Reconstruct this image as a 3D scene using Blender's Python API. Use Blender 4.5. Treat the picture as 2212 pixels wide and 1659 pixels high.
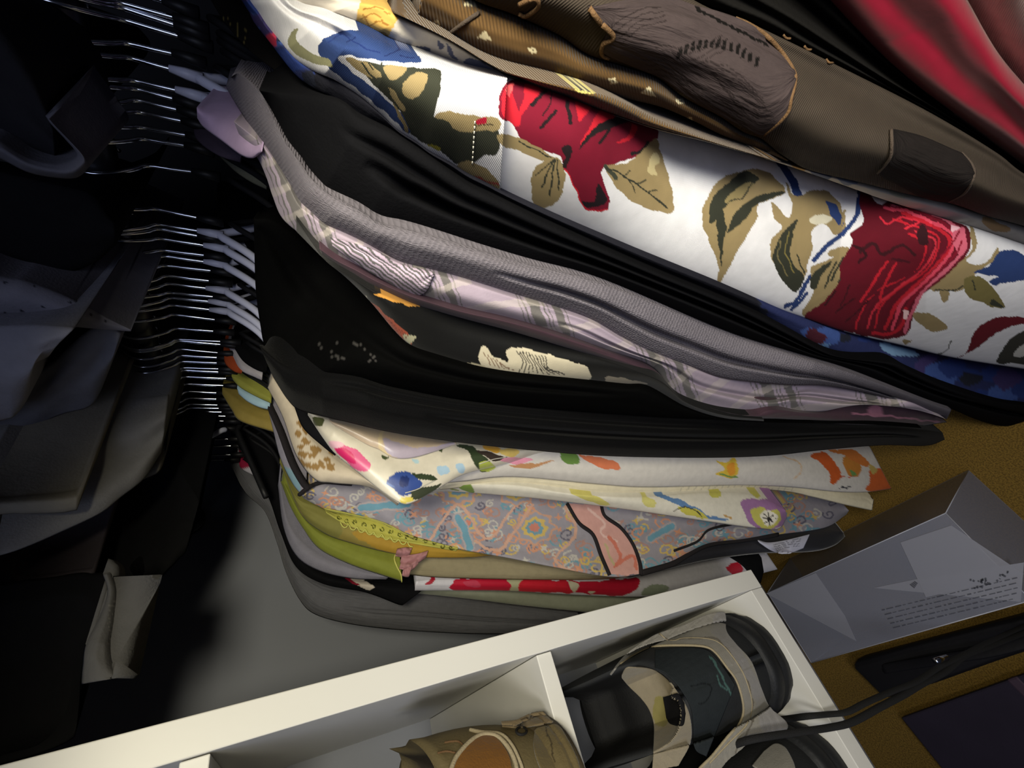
import bpy, bmesh, math, random
import numpy as np
from mathutils import Matrix, Vector
from mathutils.bvhtree import BVHTree

random.seed(7)
for o in list(bpy.data.objects):
    bpy.data.objects.remove(o)
scene = bpy.context.scene
COL = scene.collection

# ---------------------------------------------------------------- camera
# world: X runs from the camera into the closet (towards the back wall), Y along the rail
# to the white end wall, Z up, floor at z = 0. The phone was held sideways and tilted down.
HC = 1.12
F = 900.0
CX, CY = 1106.0, 829.5
R = np.array([[-0.2821971, -0.74308768, 0.60678291],
              [-0.38281378, 0.66717391, 0.63900906],
              [-0.87966949, -0.05195836, -0.47273875]])
cam_d = bpy.data.cameras.new('camera')
cam_d.sensor_fit = 'HORIZONTAL'; cam_d.sensor_width = 36.0
cam_d.lens = 36.0 * F / 2212.0
cam_d.clip_start = 0.005
cam = bpy.data.objects.new('camera', cam_d)
COL.objects.link(cam)
M4 = Matrix.Identity(4)
for i in range(3):
    M4[i][0] = R[i, 0]; M4[i][1] = -R[i, 1]; M4[i][2] = -R[i, 2]
M4[2][3] = HC
cam.matrix_world = M4
scene.camera = cam

# ---------------------------------------------------------------- light
world = bpy.data.worlds.new('world'); scene.world = world
world.use_nodes = True
bg = world.node_tree.nodes['Background']
bg.inputs[0].default_value = (0.55, 0.62, 1.0, 1); bg.inputs[1].default_value = 0.012

def aim(o, loc, tgt):
    o.location = Vector(loc) + Vector((0, 0, HC))
    d = Vector(tgt) - Vector(loc)
    o.rotation_euler = d.to_track_quat('-Z', 'Y').to_euler()

def spot(name, loc, tgt, energy, col, angle, blend, radius):
    l = bpy.data.lights.new(name, 'SPOT'); l.energy = energy; l.color = col
    l.spot_size = math.radians(angle); l.spot_blend = blend; l.shadow_soft_size = radius
    o = bpy.data.objects.new(name, l); COL.objects.link(o); aim(o, loc, tgt); return o

def area(name, loc, tgt, energy, col, size, spread=180):
    l = bpy.data.lights.new(name, 'AREA'); l.energy = energy; l.color = col
    l.size = size; l.spread = math.radians(spread)
    o = bpy.data.objects.new(name, l); COL.objects.link(o); aim(o, loc, tgt); return o

spot('key_spot', (-0.28, -0.30, 0.16), (0.13, 0.20, -0.40), 15.5, (1.0, 0.98, 0.95), 78, 0.85, 0.09)  # added neutral key spot beside the camera; its cone edge dims the upper clothes
spot('warm_lamp', (0.0, -0.14, 0.13), (0.08, 0.47, -0.42), 11.5, (1.0, 0.93, 0.72), 88, 0.18, 0.06)
area('window_light', (-1.3, -0.5, 0.7), (0.3, 0.4, -0.1), 6.0, (0.62, 0.70, 1.0), 0.9)

scene.view_settings.view_transform = 'Standard'
scene.view_settings.look = 'None'
scene.view_settings.exposure = 0.0
scene.view_settings.gamma = 1.0
scene.view_settings.use_curve_mapping = False

# ---------------------------------------------------------------- geometry helpers
def rays(P):
    P = np.asarray(P, float)
    d = np.stack([P[..., 0] - CX, P[..., 1] - CY, np.full(P.shape[:-1], F)], -1)
    return d @ R.T

def atX(p, X):
    r = rays(p); q = r * (X / r[..., 0])[..., None] if np.ndim(X) else r * (X / r[..., 0:1])
    q = np.array(q); q[..., 2] += HC; return q

def atY(p, Y):
    r = rays(p); q = np.array(r * (Y / r[..., 1:2])); q[..., 2] += HC; return q

def atZ(p, Z):            # Z above the floor
    r = rays(p); q = np.array(r * ((Z - HC) / r[..., 2:3])); q[..., 2] += HC; return q

def project(Q):
    q = (np.asarray(Q, float) - np.array([0, 0, HC])) @ R
    return np.stack([CX + F * q[..., 0] / q[..., 2], CY + F * q[..., 1] / q[..., 2]], -1)

def resample(pts, n, smooth=True):
    p = np.asarray(pts, float)
    if smooth and len(p) > 2:
        a = np.vstack([2 * p[0] - p[1], p, 2 * p[-1] - p[-2]])
        out = []
        for i in range(1, len(a) - 2):
            t = np.linspace(0, 1, 12, endpoint=False)[:, None]
            p0, p1, p2, p3 = a[i - 1], a[i], a[i + 1], a[i + 2]
            out.append(0.5 * ((2 * p1) + (-p0 + p2) * t + (2 * p0 - 5 * p1 + 4 * p2 - p3) * t ** 2
                              + (-p0 + 3 * p1 - 3 * p2 + p3) * t ** 3))
        p = np.vstack(out + [p[-1:]])
    s = np.r_[0, np.cumsum(np.linalg.norm(np.diff(p, axis=0), axis=1))]
    if s[-1] == 0: return np.repeat(p[:1], n, 0)
    q = np.linspace(0, s[-1], n)
    return np.stack([np.interp(q, s, p[:, k]) for k in range(p.shape[1])], -1)

def lin(c):
    c = np.asarray(c, float) / 255.0
    return np.where(c <= 0.04045, c / 12.92, ((c + 0.055) / 1.055) ** 2.4)

def wob(a, b, seed, n=5, f=1.0):          # smooth 2-D noise, roughly -1..1
    g = np.random.RandomState(seed); v = 0
    for k in range(n):
        th = g.uniform(0, 2 * math.pi); fr = f * g.uniform(0.5, 1.8)
        v = v + np.sin(fr * (a * math.cos(th) + b * math.sin(th)) + g.uniform(0, 6.28))
    return v / n * 1.6

def inpoly(x, y, poly):
    c = np.zeros(x.shape, bool); n = len(poly); j = n - 1
    for i in range(n):
        xi, yi = poly[i]; xj, yj = poly[j]
        if yi != yj:
            c ^= ((yi > y) != (yj > y)) & (x < (xj - xi) * (y - yi) / (yj - yi) + xi)
        j = i
    return c

def closed(pts):
    p = np.asarray(pts, float); n = len(p); out = []
    t = np.linspace(0, 1, 6, endpoint=False)[:, None]
    for i in range(n):
        p0, p1, p2, p3 = p[i - 1], p[i], p[(i + 1) % n], p[(i + 2) % n]
        out.append(0.5 * ((2 * p1) + (-p0 + p2) * t + (2 * p0 - 5 * p1 + 4 * p2 - p3) * t ** 2
                          + (-p0 + 3 * p1 - 3 * p2 + p3) * t ** 3))
    return np.vstack(out)

def paint(px, base, ops):
    """print on cloth: px (N,2) cloth points, ops = ('p', outline, colour[, smooth]) or ('l', path, width, colour)"""
    col = np.tile(lin(base), (len(px), 1))
    x = px[:, 0] + 1.1 * np.sin(px[:, 1] * 0.15 + px[:, 0] * 0.06) + 0.5 * np.sin(px[:, 1] * 0.31 - px[:, 0] * 0.17)   # uneven print edges
    y = px[:, 1] + 1.1 * np.sin(px[:, 0] * 0.13 + px[:, 1] * 0.08) + 0.5 * np.sin(px[:, 0] * 0.27 - px[:, 1] * 0.22)
    for op in ops:
        if op[0] == 'p':
            poly = np.asarray(op[1], float)
            if not (len(op) > 3 and op[3] is False): poly = closed(poly)
            lo, hi = poly.min(0), poly.max(0)
            m = np.nonzero((x >= lo[0]) & (x <= hi[0]) & (y >= lo[1]) & (y <= hi[1]))[0]
            if len(m) == 0: continue
            k = m[inpoly(x[m], y[m], poly)]
            col[k] = lin(op[2])
        elif op[0] == 'l':
            path = np.asarray(op[1], float); w = op[2] / 2
            if len(path) > 2: path = resample(path, max(8, len(path) * 5))
            lo, hi = path.min(0) - w, path.max(0) + w
            m = np.nonzero((x >= lo[0]) & (x <= hi[0]) & (y >= lo[1]) & (y <= hi[1]))[0]
            if len(m) == 0: continue
            d = np.full(len(m), 1e9)
            for a, b in zip(path[:-1], path[1:]):
                ab = b - a; L2 = ab @ ab + 1e-9
                t = np.clip(((x[m] - a[0]) * ab[0] + (y[m] - a[1]) * ab[1]) / L2, 0, 1)
                d = np.minimum(d, (x[m] - a[0] - t * ab[0]) ** 2 + (y[m] - a[1] - t * ab[1]) ** 2)
            col[m[d < w * w]] = lin(op[3])
        elif op[0] == 'f':
            col = op[1](x, y, col)
    return col

# ---------------------------------------------------------------- objects
def link(name, me, parent=None):
    o = bpy.data.objects.new(name, me); COL.objects.link(o)
    if parent is not None: o.parent = parent
    return o

def tag(o, label, cat=None, group=None, kind=None):
    if label: o['label'] = label
    if cat: o['category'] = cat
    if group: o['group'] = group
    if kind: o['kind'] = kind
    return o

def empty(name, loc):
    o = bpy.data.objects.new(name, None); COL.objects.link(o); o.empty_display_size = 0.02
    o['origin'] = 0
    del o['origin']
    return o

def mesh(name, V, Fc, mat, parent=None, smooth=True, col=None, uv=None):
    me = bpy.data.meshes.new(name)
    me.from_pydata([tuple(map(float, v)) for v in V], [], [tuple(map(int, f)) for f in Fc])
    if col is not None:
        a = me.color_attributes.new('Col', 'FLOAT_COLOR', 'POINT')
        c = np.ones((len(V), 4), np.float32); c[:, :3] = col
        a.data.foreach_set('color', c.ravel())
    if uv is not None:
        u = me.uv_layers.new(name='UVMap')
        li = np.zeros(len(me.loops), np.int32); me.loops.foreach_get('vertex_index', li)
        u.data.foreach_set('uv', np.asarray(uv, np.float32)[li].ravel())
    if smooth: me.polygons.foreach_set('use_smooth', [True] * len(me.polygons))
    me.materials.append(mat); me.update()
    return link(name, me, parent)

def box_data(lo, hi, bev=0.0):
    bm = bmesh.new(); bmesh.ops.create_cube(bm, size=1.0)
    for v in bm.verts:
        for k in range(3): v.co[k] = lo[k] if v.co[k] < 0 else hi[k]
    if bev: bmesh.ops.bevel(bm, geom=list(bm.edges), offset=bev, segments=2, affect='EDGES', profile=0.5)
    return bm

def box(name, lo, hi, mat, parent=None, bev=0.0):
    bm = box_data(lo, hi, bev); me = bpy.data.meshes.new(name); bm.to_mesh(me); bm.free()
    me.materials.append(mat); return link(name, me, parent)

def tube_data(pts, rad, n=8, flat=1.0, up=None):
    p = np.asarray(pts, float); m = len(p)
    rad = np.full(m, rad) if np.ndim(rad) == 0 else np.asarray(rad)
    T = np.gradient(p, axis=0); T /= np.linalg.norm(T, axis=1)[:, None] + 1e-12
    u = np.array(up if up is not None else [0.31, 0.53, 0.79], float); V = []; Fc = []
    for i in range(m):
        a = np.cross(T[i], u); a /= np.linalg.norm(a) + 1e-12; b = np.cross(T[i], a)
        if up is None: u = -b
        for k in range(n):
            th = 2 * math.pi * k / n
            V.append(p[i] + rad[i] * (math.cos(th) * a + flat * math.sin(th) * b))
    for i in range(m - 1):
        for k in range(n):
            k2 = (k + 1) % n
            Fc.append((i * n + k, i * n + k2, (i + 1) * n + k2, (i + 1) * n + k))
    Fc.append(tuple(range(n))[::-1]); Fc.append(tuple((m - 1) * n + k for k in range(n)))
    return np.array(V), Fc

def tube(name, pts, rad, mat, parent=None, n=8, flat=1.0, up=None):
    V, Fc = tube_data(pts, rad, n, flat, up); return mesh(name, V, Fc, mat, parent)

# ---------------------------------------------------------------- materials
def material(name, color=None, rough=0.85, metal=0.0, tex=None, tstr=0.3, tscale=1.0, sheen=0.0, spec=0.3,
             alpha=1.0, vary=0.0, vscale=30.0, coat=0.0, c2=None):
    m = bpy.data.materials.new(name); m.use_nodes = True
    nt = m.node_tree; nd = nt.nodes; ln = nt.links; b = nd['Principled BSDF']
    b.inputs['Roughness'].default_value = rough; b.inputs['Metallic'].default_value = metal
    b.inputs['Specular IOR Level'].default_value = spec; b.inputs['Alpha'].default_value = alpha
    b.inputs['Sheen Weight'].default_value = sheen; b.inputs['Coat Weight'].default_value = coat
    b.inputs['Sheen Roughness'].default_value = 0.4
    tc = nd.new('ShaderNodeTexCoord')
    if color is None:
        at = nd.new('ShaderNodeAttribute'); at.attribute_name = 'Col'; src = at.outputs['Color']
    else:
        rg = nd.new('ShaderNodeRGB'); rg.outputs[0].default_value = (*lin(color), 1); src = rg.outputs[0]
    if vary or c2 is not None:
        nz = nd.new('ShaderNodeTexNoise'); nz.inputs['Scale'].default_value = vscale; nz.inputs['Detail'].default_value = 5
        ln.new(tc.outputs['Object'], nz.inputs['Vector'])
        mx = nd.new('ShaderNodeMix'); mx.data_type = 'RGBA'
        if c2 is not None:
            rp = nd.new('ShaderNodeValToRGB'); rp.color_ramp.elements[0].position = 0.42; rp.color_ramp.elements[1].position = 0.6
            ln.new(nz.outputs['Fac'], rp.inputs['Fac']); ln.new(rp.outputs['Color'], mx.inputs['Factor'])
            ln.new(src, mx.inputs[6]); mx.inputs[7].default_value = (*lin(c2), 1)
        else:
            mx.blend_type = 'MULTIPLY'; mx.inputs['Factor'].default_value = vary
            ln.new(src, mx.inputs[6]); ln.new(nz.outputs['Fac'], mx.inputs[7])
        src = mx.outputs[2]
    ln.new(src, b.inputs['Base Color'])
    if tex:
        mp = nd.new('ShaderNodeMapping'); bp = nd.new('ShaderNodeBump')
        bp.inputs['Strength'].default_value = tstr; bp.inputs['Distance'].default_value = 0.001
        if tex == 'noise':
            t = nd.new('ShaderNodeTexNoise'); t.inputs['Scale'].default_value = 400 * tscale; t.inputs['Detail'].default_value = 4
            ln.new(tc.outputs['Object'], t.inputs['Vector']); h = t.outputs['Fac']
        elif tex == 'twill':
            t = nd.new('ShaderNodeTexWave'); t.inputs['Scale'].default_value = 260 * tscale; t.inputs['Distortion'].default_value = 0.6
            mp.inputs['Rotation'].default_value = (0, 0, 0.7)
            ln.new(tc.outputs['UV'], mp.inputs['Vector']); ln.new(mp.outputs['Vector'], t.inputs['Vector']); h = t.outputs['Fac']
        elif tex == 'knit':
            t = nd.new('ShaderNodeTexVoronoi'); t.inputs['Scale'].default_value = 340 * tscale; t.inputs['Randomness'].default_value = 0.35
            mp.inputs['Scale'].default_value = (0.75, 1.3, 1)
            ln.new(tc.outputs['UV'], mp.inputs['Vector']); ln.new(mp.outputs['Vector'], t.inputs['Vector']); h = t.outputs['Distance']
            bp.invert = True
        elif tex == 'crinkle':
            t = nd.new('ShaderNodeTexNoise'); t.inputs['Scale'].default_value = 60 * tscale; t.inputs['Detail'].default_value = 6
            mp.inputs['Scale'].default_value = (0.25, 2.2, 1)
            ln.new(tc.outputs['UV'], mp.inputs['Vector']); ln.new(mp.outputs['Vector'], t.inputs['Vector']); h = t.outputs['Fac']
            bp.inputs['Distance'].default_value = 0.003
        ln.new(h, bp.inputs['Height']); ln.new(bp.outputs['Normal'], b.inputs['Normal'])
    return m

MATS = {}
def cloth(tex='noise', tstr=0.25, tscale=1.0, rough=0.9, sheen=0.0, spec=0.15):
    k = (tex, tstr, tscale, rough, sheen, spec)
    if k not in MATS:
        MATS[k] = material('cloth_%s_%d' % (tex, len(MATS)), None, rough, tex=tex, tstr=tstr, tscale=tscale,
                           sheen=sheen, spec=spec, vary=0.25, vscale=120)
    return MATS[k]

# ---------------------------------------------------------------- hanging cloth
PROF = [(380, .40), (430, .385), (480, .345), (540, .295), (620, .240), (700, .208), (800, .195), (1000, .188),
        (1300, .180), (1600, .172), (1900, .162), (2212, .140), (2600, .11)]
RAIL_X = 0.40
BVH = {}

def prof(u, table, off):
    t = np.array(table, float); return np.interp(u, t[:, 0], t[:, 1]) + off

def smooth1(a, k):
    if k < 3: return a
    p = np.r_[np.full(k, a[0]), a, np.full(k, a[-1])]
    return np.convolve(p, np.ones(2 * k + 1) / (2 * k + 1), 'valid')

def band(name, U, L, base, ops=(), mat=None, parent=None, off=0.0, w=0.045, dmax=0.09, bulge=0.010, folds=(),
         rip=0.0025, nrip=2.0, res=4.0, seed=1, table=PROF, back=True, plane=None, register=True, ysm=True, backx=None):
    """one garment (or sleeve): U and L are its two visible side edges from shoulder to hem; the cloth between them
    bulges towards the room, and the body goes on behind, around the hanger, to the back of the closet."""
    lu = np.sum(np.linalg.norm(np.diff(np.array(U, float), axis=0), axis=1))
    ll = np.sum(np.linalg.norm(np.diff(np.array(L, float), axis=0), axis=1))
    nT = max(10, int(max(lu, ll) / res))
    Ur, Lr = resample(U, nT), resample(L, nT)
    wid = np.linalg.norm(Ur - Lr, axis=1)
    nS = max(9, int(np.percentile(wid, 85) / res) + 1)
    s = np.linspace(0, 1, nS)[None, :]
    t = np.linspace(0, 1, nT)[:, None]
    P = Ur[:, None, :] * (1 - s[..., None]) + Lr[:, None, :] * s[..., None]
    rU, rL = rays(Ur), rays(Lr)
    if plane is not None and plane[0] == 'Y':
        yy = plane[1] if np.ndim(plane[1]) == 0 else prof(Lr[:, 0], plane[1], 0)
        XL = yy * rL[:, 0] / rL[:, 1]; XU = (yy - w) * rU[:, 0] / rU[:, 1]
    elif plane is not None and plane[0] == 'X':
        XL = np.full(nT, float(plane[1])) if np.ndim(plane[1]) == 0 else prof(Lr[:, 0], plane[1], 0)
        XU = XL + (plane[2] if len(plane) > 2 else 0)
    else:
        XL = prof(Lr[:, 0], table, off)
        YU = XL * rL[:, 1] / rL[:, 0] - w
        with np.errstate(all='ignore'):
            XU = YU * rU[:, 0] / rU[:, 1]
        base_u = prof(Ur[:, 0], table, off)
        XU = np.where((rU[:, 1] <= 0) | (YU <= 0), base_u, XU)
        XU = np.clip(XU, np.minimum(XL, base_u) - 0.012, XL + dmax)
        XU = smooth1(XU, max(3, nT // 14)) if ysm else XU
    X = XU[:, None] * (1 - s) + XL[:, None] * s
    amp = np.clip(wid / 60.0, 0.15, 1.0)[:, None]
    if plane is not None and plane[0] == 'Y': amp = amp * np.clip(XL / 0.35, 0.25, 1.0)[:, None]
    X = X - bulge * amp * (np.sin(np.pi * np.clip(s, 0.001, 0.999)) ** 0.6)
    for (fs, fw, fd, *rest) in folds:
        c = fs if np.ndim(fs) == 0 else np.interp(t, [q[0] for q in fs], [q[1] for q in fs])
        fade = 1.0
        if rest: fade = np.clip((t - rest[0]) / 0.08, 0, 1) * np.clip((rest[1] - t) / 0.08, 0, 1)
        X = X + fd * np.exp(-((s - c) / fw) ** 2) * fade
    ra = rip * np.clip(wid / 140.0, 0.05, 1.0)[:, None]
    if plane is not None and plane[0] == 'Y': ra = ra * np.clip(XL / 0.35, 0.2, 1.0)[:, None] * 0.7
    X = X + ra * wob(s * nrip * 3.6, t * 7.0, seed, 6) + ra * 0.25 * wob(s * nrip * 8, t * 16.0, seed + 5, 5)
    r = rays(P)
    lim = np.where(r[..., 2] < -1e-6, (HC - 0.025) * r[..., 0] / np.maximum(-r[..., 2], 1e-6), 9.0)   # stay above the floor
    X = np.where(r[..., 2] < -1e-6, np.minimum(X, lim), X)
    Q = r * (X / r[..., 0])[..., None]; Q[..., 2] += HC
    front = Q.reshape(-1, 3)
    pix = P.reshape(-1, 2)
    cum = np.r_[0, np.cumsum(np.linalg.norm(np.diff(Q[:, nS // 2], axis=0), axis=1))]
    wm = np.mean(np.linalg.norm(Q[:, -1] - Q[:, 0], axis=1))
    uv = np.stack([np.repeat(cum[:, None], nS, 1), np.repeat(s * wm, nT, 0)], -1)
    nR = nS
    if back:
        K = 5; ups, los, pu, pl, uu, ul = [], [], [], [], [], []
        xb = np.clip(2 * RAIL_X - XL, None, 0.62) if backx is None else np.full(nT, backx)
        xb = np.maximum(xb, np.maximum(XU, XL) + 0.015)
        tp_ = np.clip(np.linspace(0, 1, nT) / 0.10, 0.04, 1.0)      # the shoulder closes towards the neck
        xb = np.maximum(XU, XL) + 0.01 + (xb - np.maximum(XU, XL) - 0.01) * tp_
        ymid = Q[:, -1, 1] - 0.35 * np.clip(Q[:, -1, 1] - Q[:, 0, 1], 0.004, 0.03)
        for k in range(1, K + 1):
            f = (k / K)
            a = Q[:, 0].copy(); b = Q[:, -1].copy()
            a[:, 0] += (xb - a[:, 0]) * f; b[:, 0] += (xb - b[:, 0]) * f
            a[:, 1] += (ymid - 0.004 - a[:, 1]) * f; b[:, 1] += (ymid + 0.004 - b[:, 1]) * f
            ups.append(a); los.append(b)
            i = min(nS - 1, int(f * (nS - 1)))
            pu.append(P[:, i]); pl.append(P[:, nS - 1 - i])
            uu.append(np.stack([cum, np.full(nT, -wm * f)], -1)); ul.append(np.stack([cum, np.full(nT, wm * (1 + f))], -1))
        full = np.concatenate([np.stack(ups[::-1], 1), Q, np.stack(los, 1)], 1)
        pixf = np.concatenate([np.stack(pu[::-1], 1), P, np.stack(pl, 1)], 1)
        uvf = np.concatenate([np.stack(uu[::-1], 1), uv, np.stack(ul, 1)], 1)
        nR = nS + 2 * K
    else:
        full, pixf, uvf = Q, P, uv
    V = full.reshape(-1, 3)
    idx = np.arange(nT * nR).reshape(nT, nR)
    a, b, c, d = idx[:-1, :-1], idx[1:, :-1], idx[1:, 1:], idx[:-1, 1:]
    Fc = np.stack([a, b, c, d], -1).reshape(-1, 4).tolist()
    if back:
        for i in range(nT - 1): Fc.append((idx[i, -1], idx[i + 1, -1], idx[i + 1, 0], idx[i, 0]))
        Vl = list(V); c0 = full[0].mean(0); c1 = full[-1].mean(0); n0 = len(V)
        V = np.vstack([V, c0, c1])
        for k in range(nR):
            k2 = (k + 1) % nR
            Fc.append((idx[0, k], idx[0, k2], n0)); Fc.append((idx[-1, k2], idx[-1, k], n0 + 1))
        pixv = np.vstack([pixf.reshape(-1, 2), pixf[0].mean(0), pixf[-1].mean(0)])
        uvv = np.vstack([uvf.reshape(-1, 2), uvf[0].mean(0), uvf[-1].mean(0)])
    else:
        pixv = pixf.reshape(-1, 2); uvv = uvf.reshape(-1, 2)
    colr = paint(pixv, base, ops)
    o = mesh(name, V, Fc, mat or cloth(), parent, True, colr, uvv)
    if register:
        f0 = np.arange(nT * nS).reshape(nT, nS)
        ff = np.stack([f0[:-1, :-1], f0[1:, :-1], f0[1:, 1:], f0[:-1, 1:]], -1).reshape(-1, 4).tolist()
        BVH[o.name] = BVHTree.FromPolygons([tuple(v) for v in front], ff)
    if not back:
        md = o.modifiers.new('thickness', 'SOLIDIFY'); md.thickness = 0.0012; md.offset = 0
    return o

def cast(P, bvhs, lift, fallback=None):
    """points of the cloth under P, lifted a little off it"""
    P = np.asarray(P, float); r = rays(P).reshape(-1, 3); out = np.zeros_like(r); ok = np.zeros(len(r), bool)
    org = Vector((0, 0, HC))
    for i, d in enumerate(r):
        dv = Vector(d).normalized(); best = None
        for b in bvhs:
            h = b.ray_cast(org, dv)
            if h[0] is not None and (best is None or h[3] < best): best = h[3]
        if best is not None: out[i] = np.array(dv) * (best - lift); ok[i] = True
    for i in np.nonzero(~ok)[0]:              # beside the cloth: carry its nearest depth on
        dv = Vector(r[i]).normalized(); dist = 0.4
        for _ in range(6):
            c = [b.find_nearest(org + dv * dist) for b in bvhs]
            c = min((q for q in c if q[0] is not None), key=lambda q: q[3])
            dist = (c[0] - org).length
        out[i] = np.array(dv) * (dist - lift)
    out[:, 2] += HC
    return out.reshape(P.shape[:-1] + (3,))

def patch(name, U, L, base, on, lift=0.0015, ops=(), mat=None, parent=None, res=4.0, thick=0.0012, seed=3, rip=0.0, smooth=True, bulge=0.0):
    """flat piece sewn on or lying on a surface (patch, cuff, label, panel)"""
    bv = [BVH[k] if isinstance(k, str) else k for k in on]
    lu = np.sum(np.linalg.norm(np.diff(np.array(U, float), axis=0), axis=1))
    ll = np.sum(np.linalg.norm(np.diff(np.array(L, float), axis=0), axis=1))
    nT = max(6, int(max(lu, ll) / res)); Ur, Lr = resample(U, nT, smooth), resample(L, nT, smooth)
    nS = max(4, int(np.percentile(np.linalg.norm(Ur - Lr, axis=1), 90) / res) + 1)
    s = np.linspace(0, 1, nS)[None, :, None]
    P = Ur[:, None] * (1 - s) + Lr[:, None] * s
    Q = cast(P, bv, lift)
    if rip or bulge:
        a = (Q - np.array([0, 0, HC])); n = np.linalg.norm(a, axis=-1, keepdims=True)
        tt = np.linspace(0, 1, nT)[:, None]
        dz = rip * wob(s[..., 0] * 9, tt * 16, seed) - bulge * np.sin(np.pi * s[..., 0])
        Q = a * (1 + dz[..., None] / n) + np.array([0, 0, HC])
    idx = np.arange(nT * nS).reshape(nT, nS)
    Fc = np.stack([idx[:-1, :-1], idx[1:, :-1], idx[1:, 1:], idx[:-1, 1:]], -1).reshape(-1, 4).tolist()
    cum = np.linspace(0, lu / 3000, nT)
    uv = np.stack([np.repeat(cum[:, None], nS, 1), np.repeat(np.linspace(0, .03, nS)[None], nT, 0)], -1).reshape(-1, 2)
    o = mesh(name, Q.reshape(-1, 3), Fc, mat or cloth(), parent, True, paint(P.reshape(-1, 2), base, ops), uv)
    md = o.modifiers.new('thickness', 'SOLIDIFY'); md.thickness = thick; md.offset = 0
    BVH[o.name] = BVHTree.FromPolygons([tuple(v) for v in Q.reshape(-1, 3)], Fc)
    return o

def cord(name, path, rad, mat, on, parent=None, lift=0.001, n=6, flat=1.0, num=None):
    bv = [BVH[k] if isinstance(k, str) else k for k in on]
    p = resample(path, num or max(6, int(len(path) * 5)))
    return tube(name, cast(p, bv, lift), rad, mat, parent, n, flat)

Z1 = lambda pts: [(400 + x / 2, y / 2) for x, y in pts]
Z2 = lambda pts: [(1106 + x / 2, y / 2) for x, y in pts]
Z3 = lambda pts: [(400 + x / 2, 500 + y / 2) for x, y in pts]
Z4 = lambda pts: [(1106 + x / 2, 600 + y / 2) for x, y in pts]
Z5 = lambda pts: [(800 + x / 4, 1244 + y / 4) for x, y in pts]
Z6 = lambda pts: [(1200 + x / 4, 1244 + y / 4) for x, y in pts]

# ================================================================ the closet
WALL_X, END_Y = 0.66, 0.80
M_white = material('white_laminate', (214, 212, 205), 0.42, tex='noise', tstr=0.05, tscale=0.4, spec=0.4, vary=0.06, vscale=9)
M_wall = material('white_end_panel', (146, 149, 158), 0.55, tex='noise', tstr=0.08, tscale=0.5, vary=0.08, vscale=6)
M_backwall = material('dim_wall_paint', (44, 43, 43), 0.9, tex='noise', tstr=0.1, vary=0.1, vscale=8)
M_carpet = material('golden_carpet', (126, 99, 42), 0.98, tex='noise', tstr=0.9, tscale=1.6, vary=0.5, vscale=420, c2=(94, 73, 30))
tag(box('floor', (-1.2, -0.8, -0.03), (WALL_X, END_Y, 0.0), M_carpet), None, None, None, 'structure')
tag(box('wall_right', (WALL_X, -0.8, -0.03), (WALL_X + 0.03, END_Y + 0.03, 2.2), M_backwall), None, None, None, 'structure')
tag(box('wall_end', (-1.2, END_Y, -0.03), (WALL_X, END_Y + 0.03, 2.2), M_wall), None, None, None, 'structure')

M_chrome = material('chrome_wire', (205, 208, 215), 0.16, 1.0)
M_rail = material('dark_steel_rail', (92, 92, 96), 0.38, 0.9, vary=0.3, vscale=40)
RZ = HC + 0.134
r_ = empty('clothes_rail', (0, 0, 0))
tube('rail_tube', [(RAIL_X, y, RZ) for y in np.linspace(-0.25, END_Y - 0.004, 24)], 0.0125, M_rail, r_, 20)
tube('rail_bracket', [(RAIL_X, END_Y - 0.012, RZ), (RAIL_X, END_Y - 0.001, RZ)], 0.024, M_rail, r_, 24)
tag(r_, 'dark steel clothes rail the hangers hook over', 'rail')

# ---------------------------------------------------------------- hangers
M_lilac = material('white_plastic', (196, 198, 216), 0.4, spec=0.4)
M_blackpl = material('black_plastic', (20, 20, 22), 0.5)
M_whiteplastic = material('milky_plastic', (205, 208, 228), 0.35, spec=0.5)

def hook_path(lean, tw, zn):
    zc = RZ - HC; pts = []
    rr = 0.0165
    pts += [(0, 0, zn), (0, 0, (zn + zc - rr - 0.012) / 2), (0, 0, zc - rr - 0.013)]
    pts += [(-rr * 0.35, 0, zc - rr - 0.007), (-rr * 0.8, 0, zc - rr * 0.75)]
    for a in np.linspace(200, -40, 15):
        pts.append((rr * 1.03 * math.cos(math.radians(a)), 0, zc + rr * math.sin(math.radians(a))))
    out = []
    for x, y, z in pts:
        k = (z - zn) / 0.1
        out.append((RAIL_X + x * math.cos(tw), lean * k + x * math.sin(tw), z))
    return np.array(out)

def arm_path(yaw, drop, xfront, zn, back=True):
    pts = []
    for x in np.linspace(xfront, 2 * RAIL_X - xfront, 33):
        d = abs(x - RAIL_X)
        z = zn - 0.010 - 0.030 * (1 - math.exp(-(d / 0.022) ** 1.3)) - 0.30 * d
        pts.append((x, (x - RAIL_X) * math.sin(yaw), z))
    return np.array(pts)

HANG = []   # (neck pixel, kind)
A_ = [(371, 8), (394, 43), (396, 59), (405, 84), (391, 120), (385, 154), (398, 199), (392, 218), (400, 241), (409, 265), (418, 295), (415, 317), (430, 373)]
B_ = [(440, 473)]
C_ = [(441, 501), (441, 512), (454, 532), (455, 553), (454, 567), (469, 586), (465, 608), (458, 624), (473, 642), (463, 652), (465, 670), (477, 692), (473, 716)]
D_ = [(488, 738), (488, 745), (482, 763), (480, 773), (480, 784), (483, 797), (483, 804), (501, 818), (493, 833), (478, 849), (478, 862), (480, 875), (483, 882), (489, 890), (497, 899), (493, 910), (486, 925), (502, 948), (508, 963), (507, 982), (493, 993)]
ORD = ['first', 'second', 'third', 'fourth', 'fifth', 'sixth', 'seventh', 'eighth', 'ninth', 'tenth', 'eleventh', 'twelfth', 'thirteenth',
       'fourteenth', 'fifteenth', 'sixteenth', 'seventeenth', 'eighteenth', 'nineteenth', 'twentieth', 'twenty-first']
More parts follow.
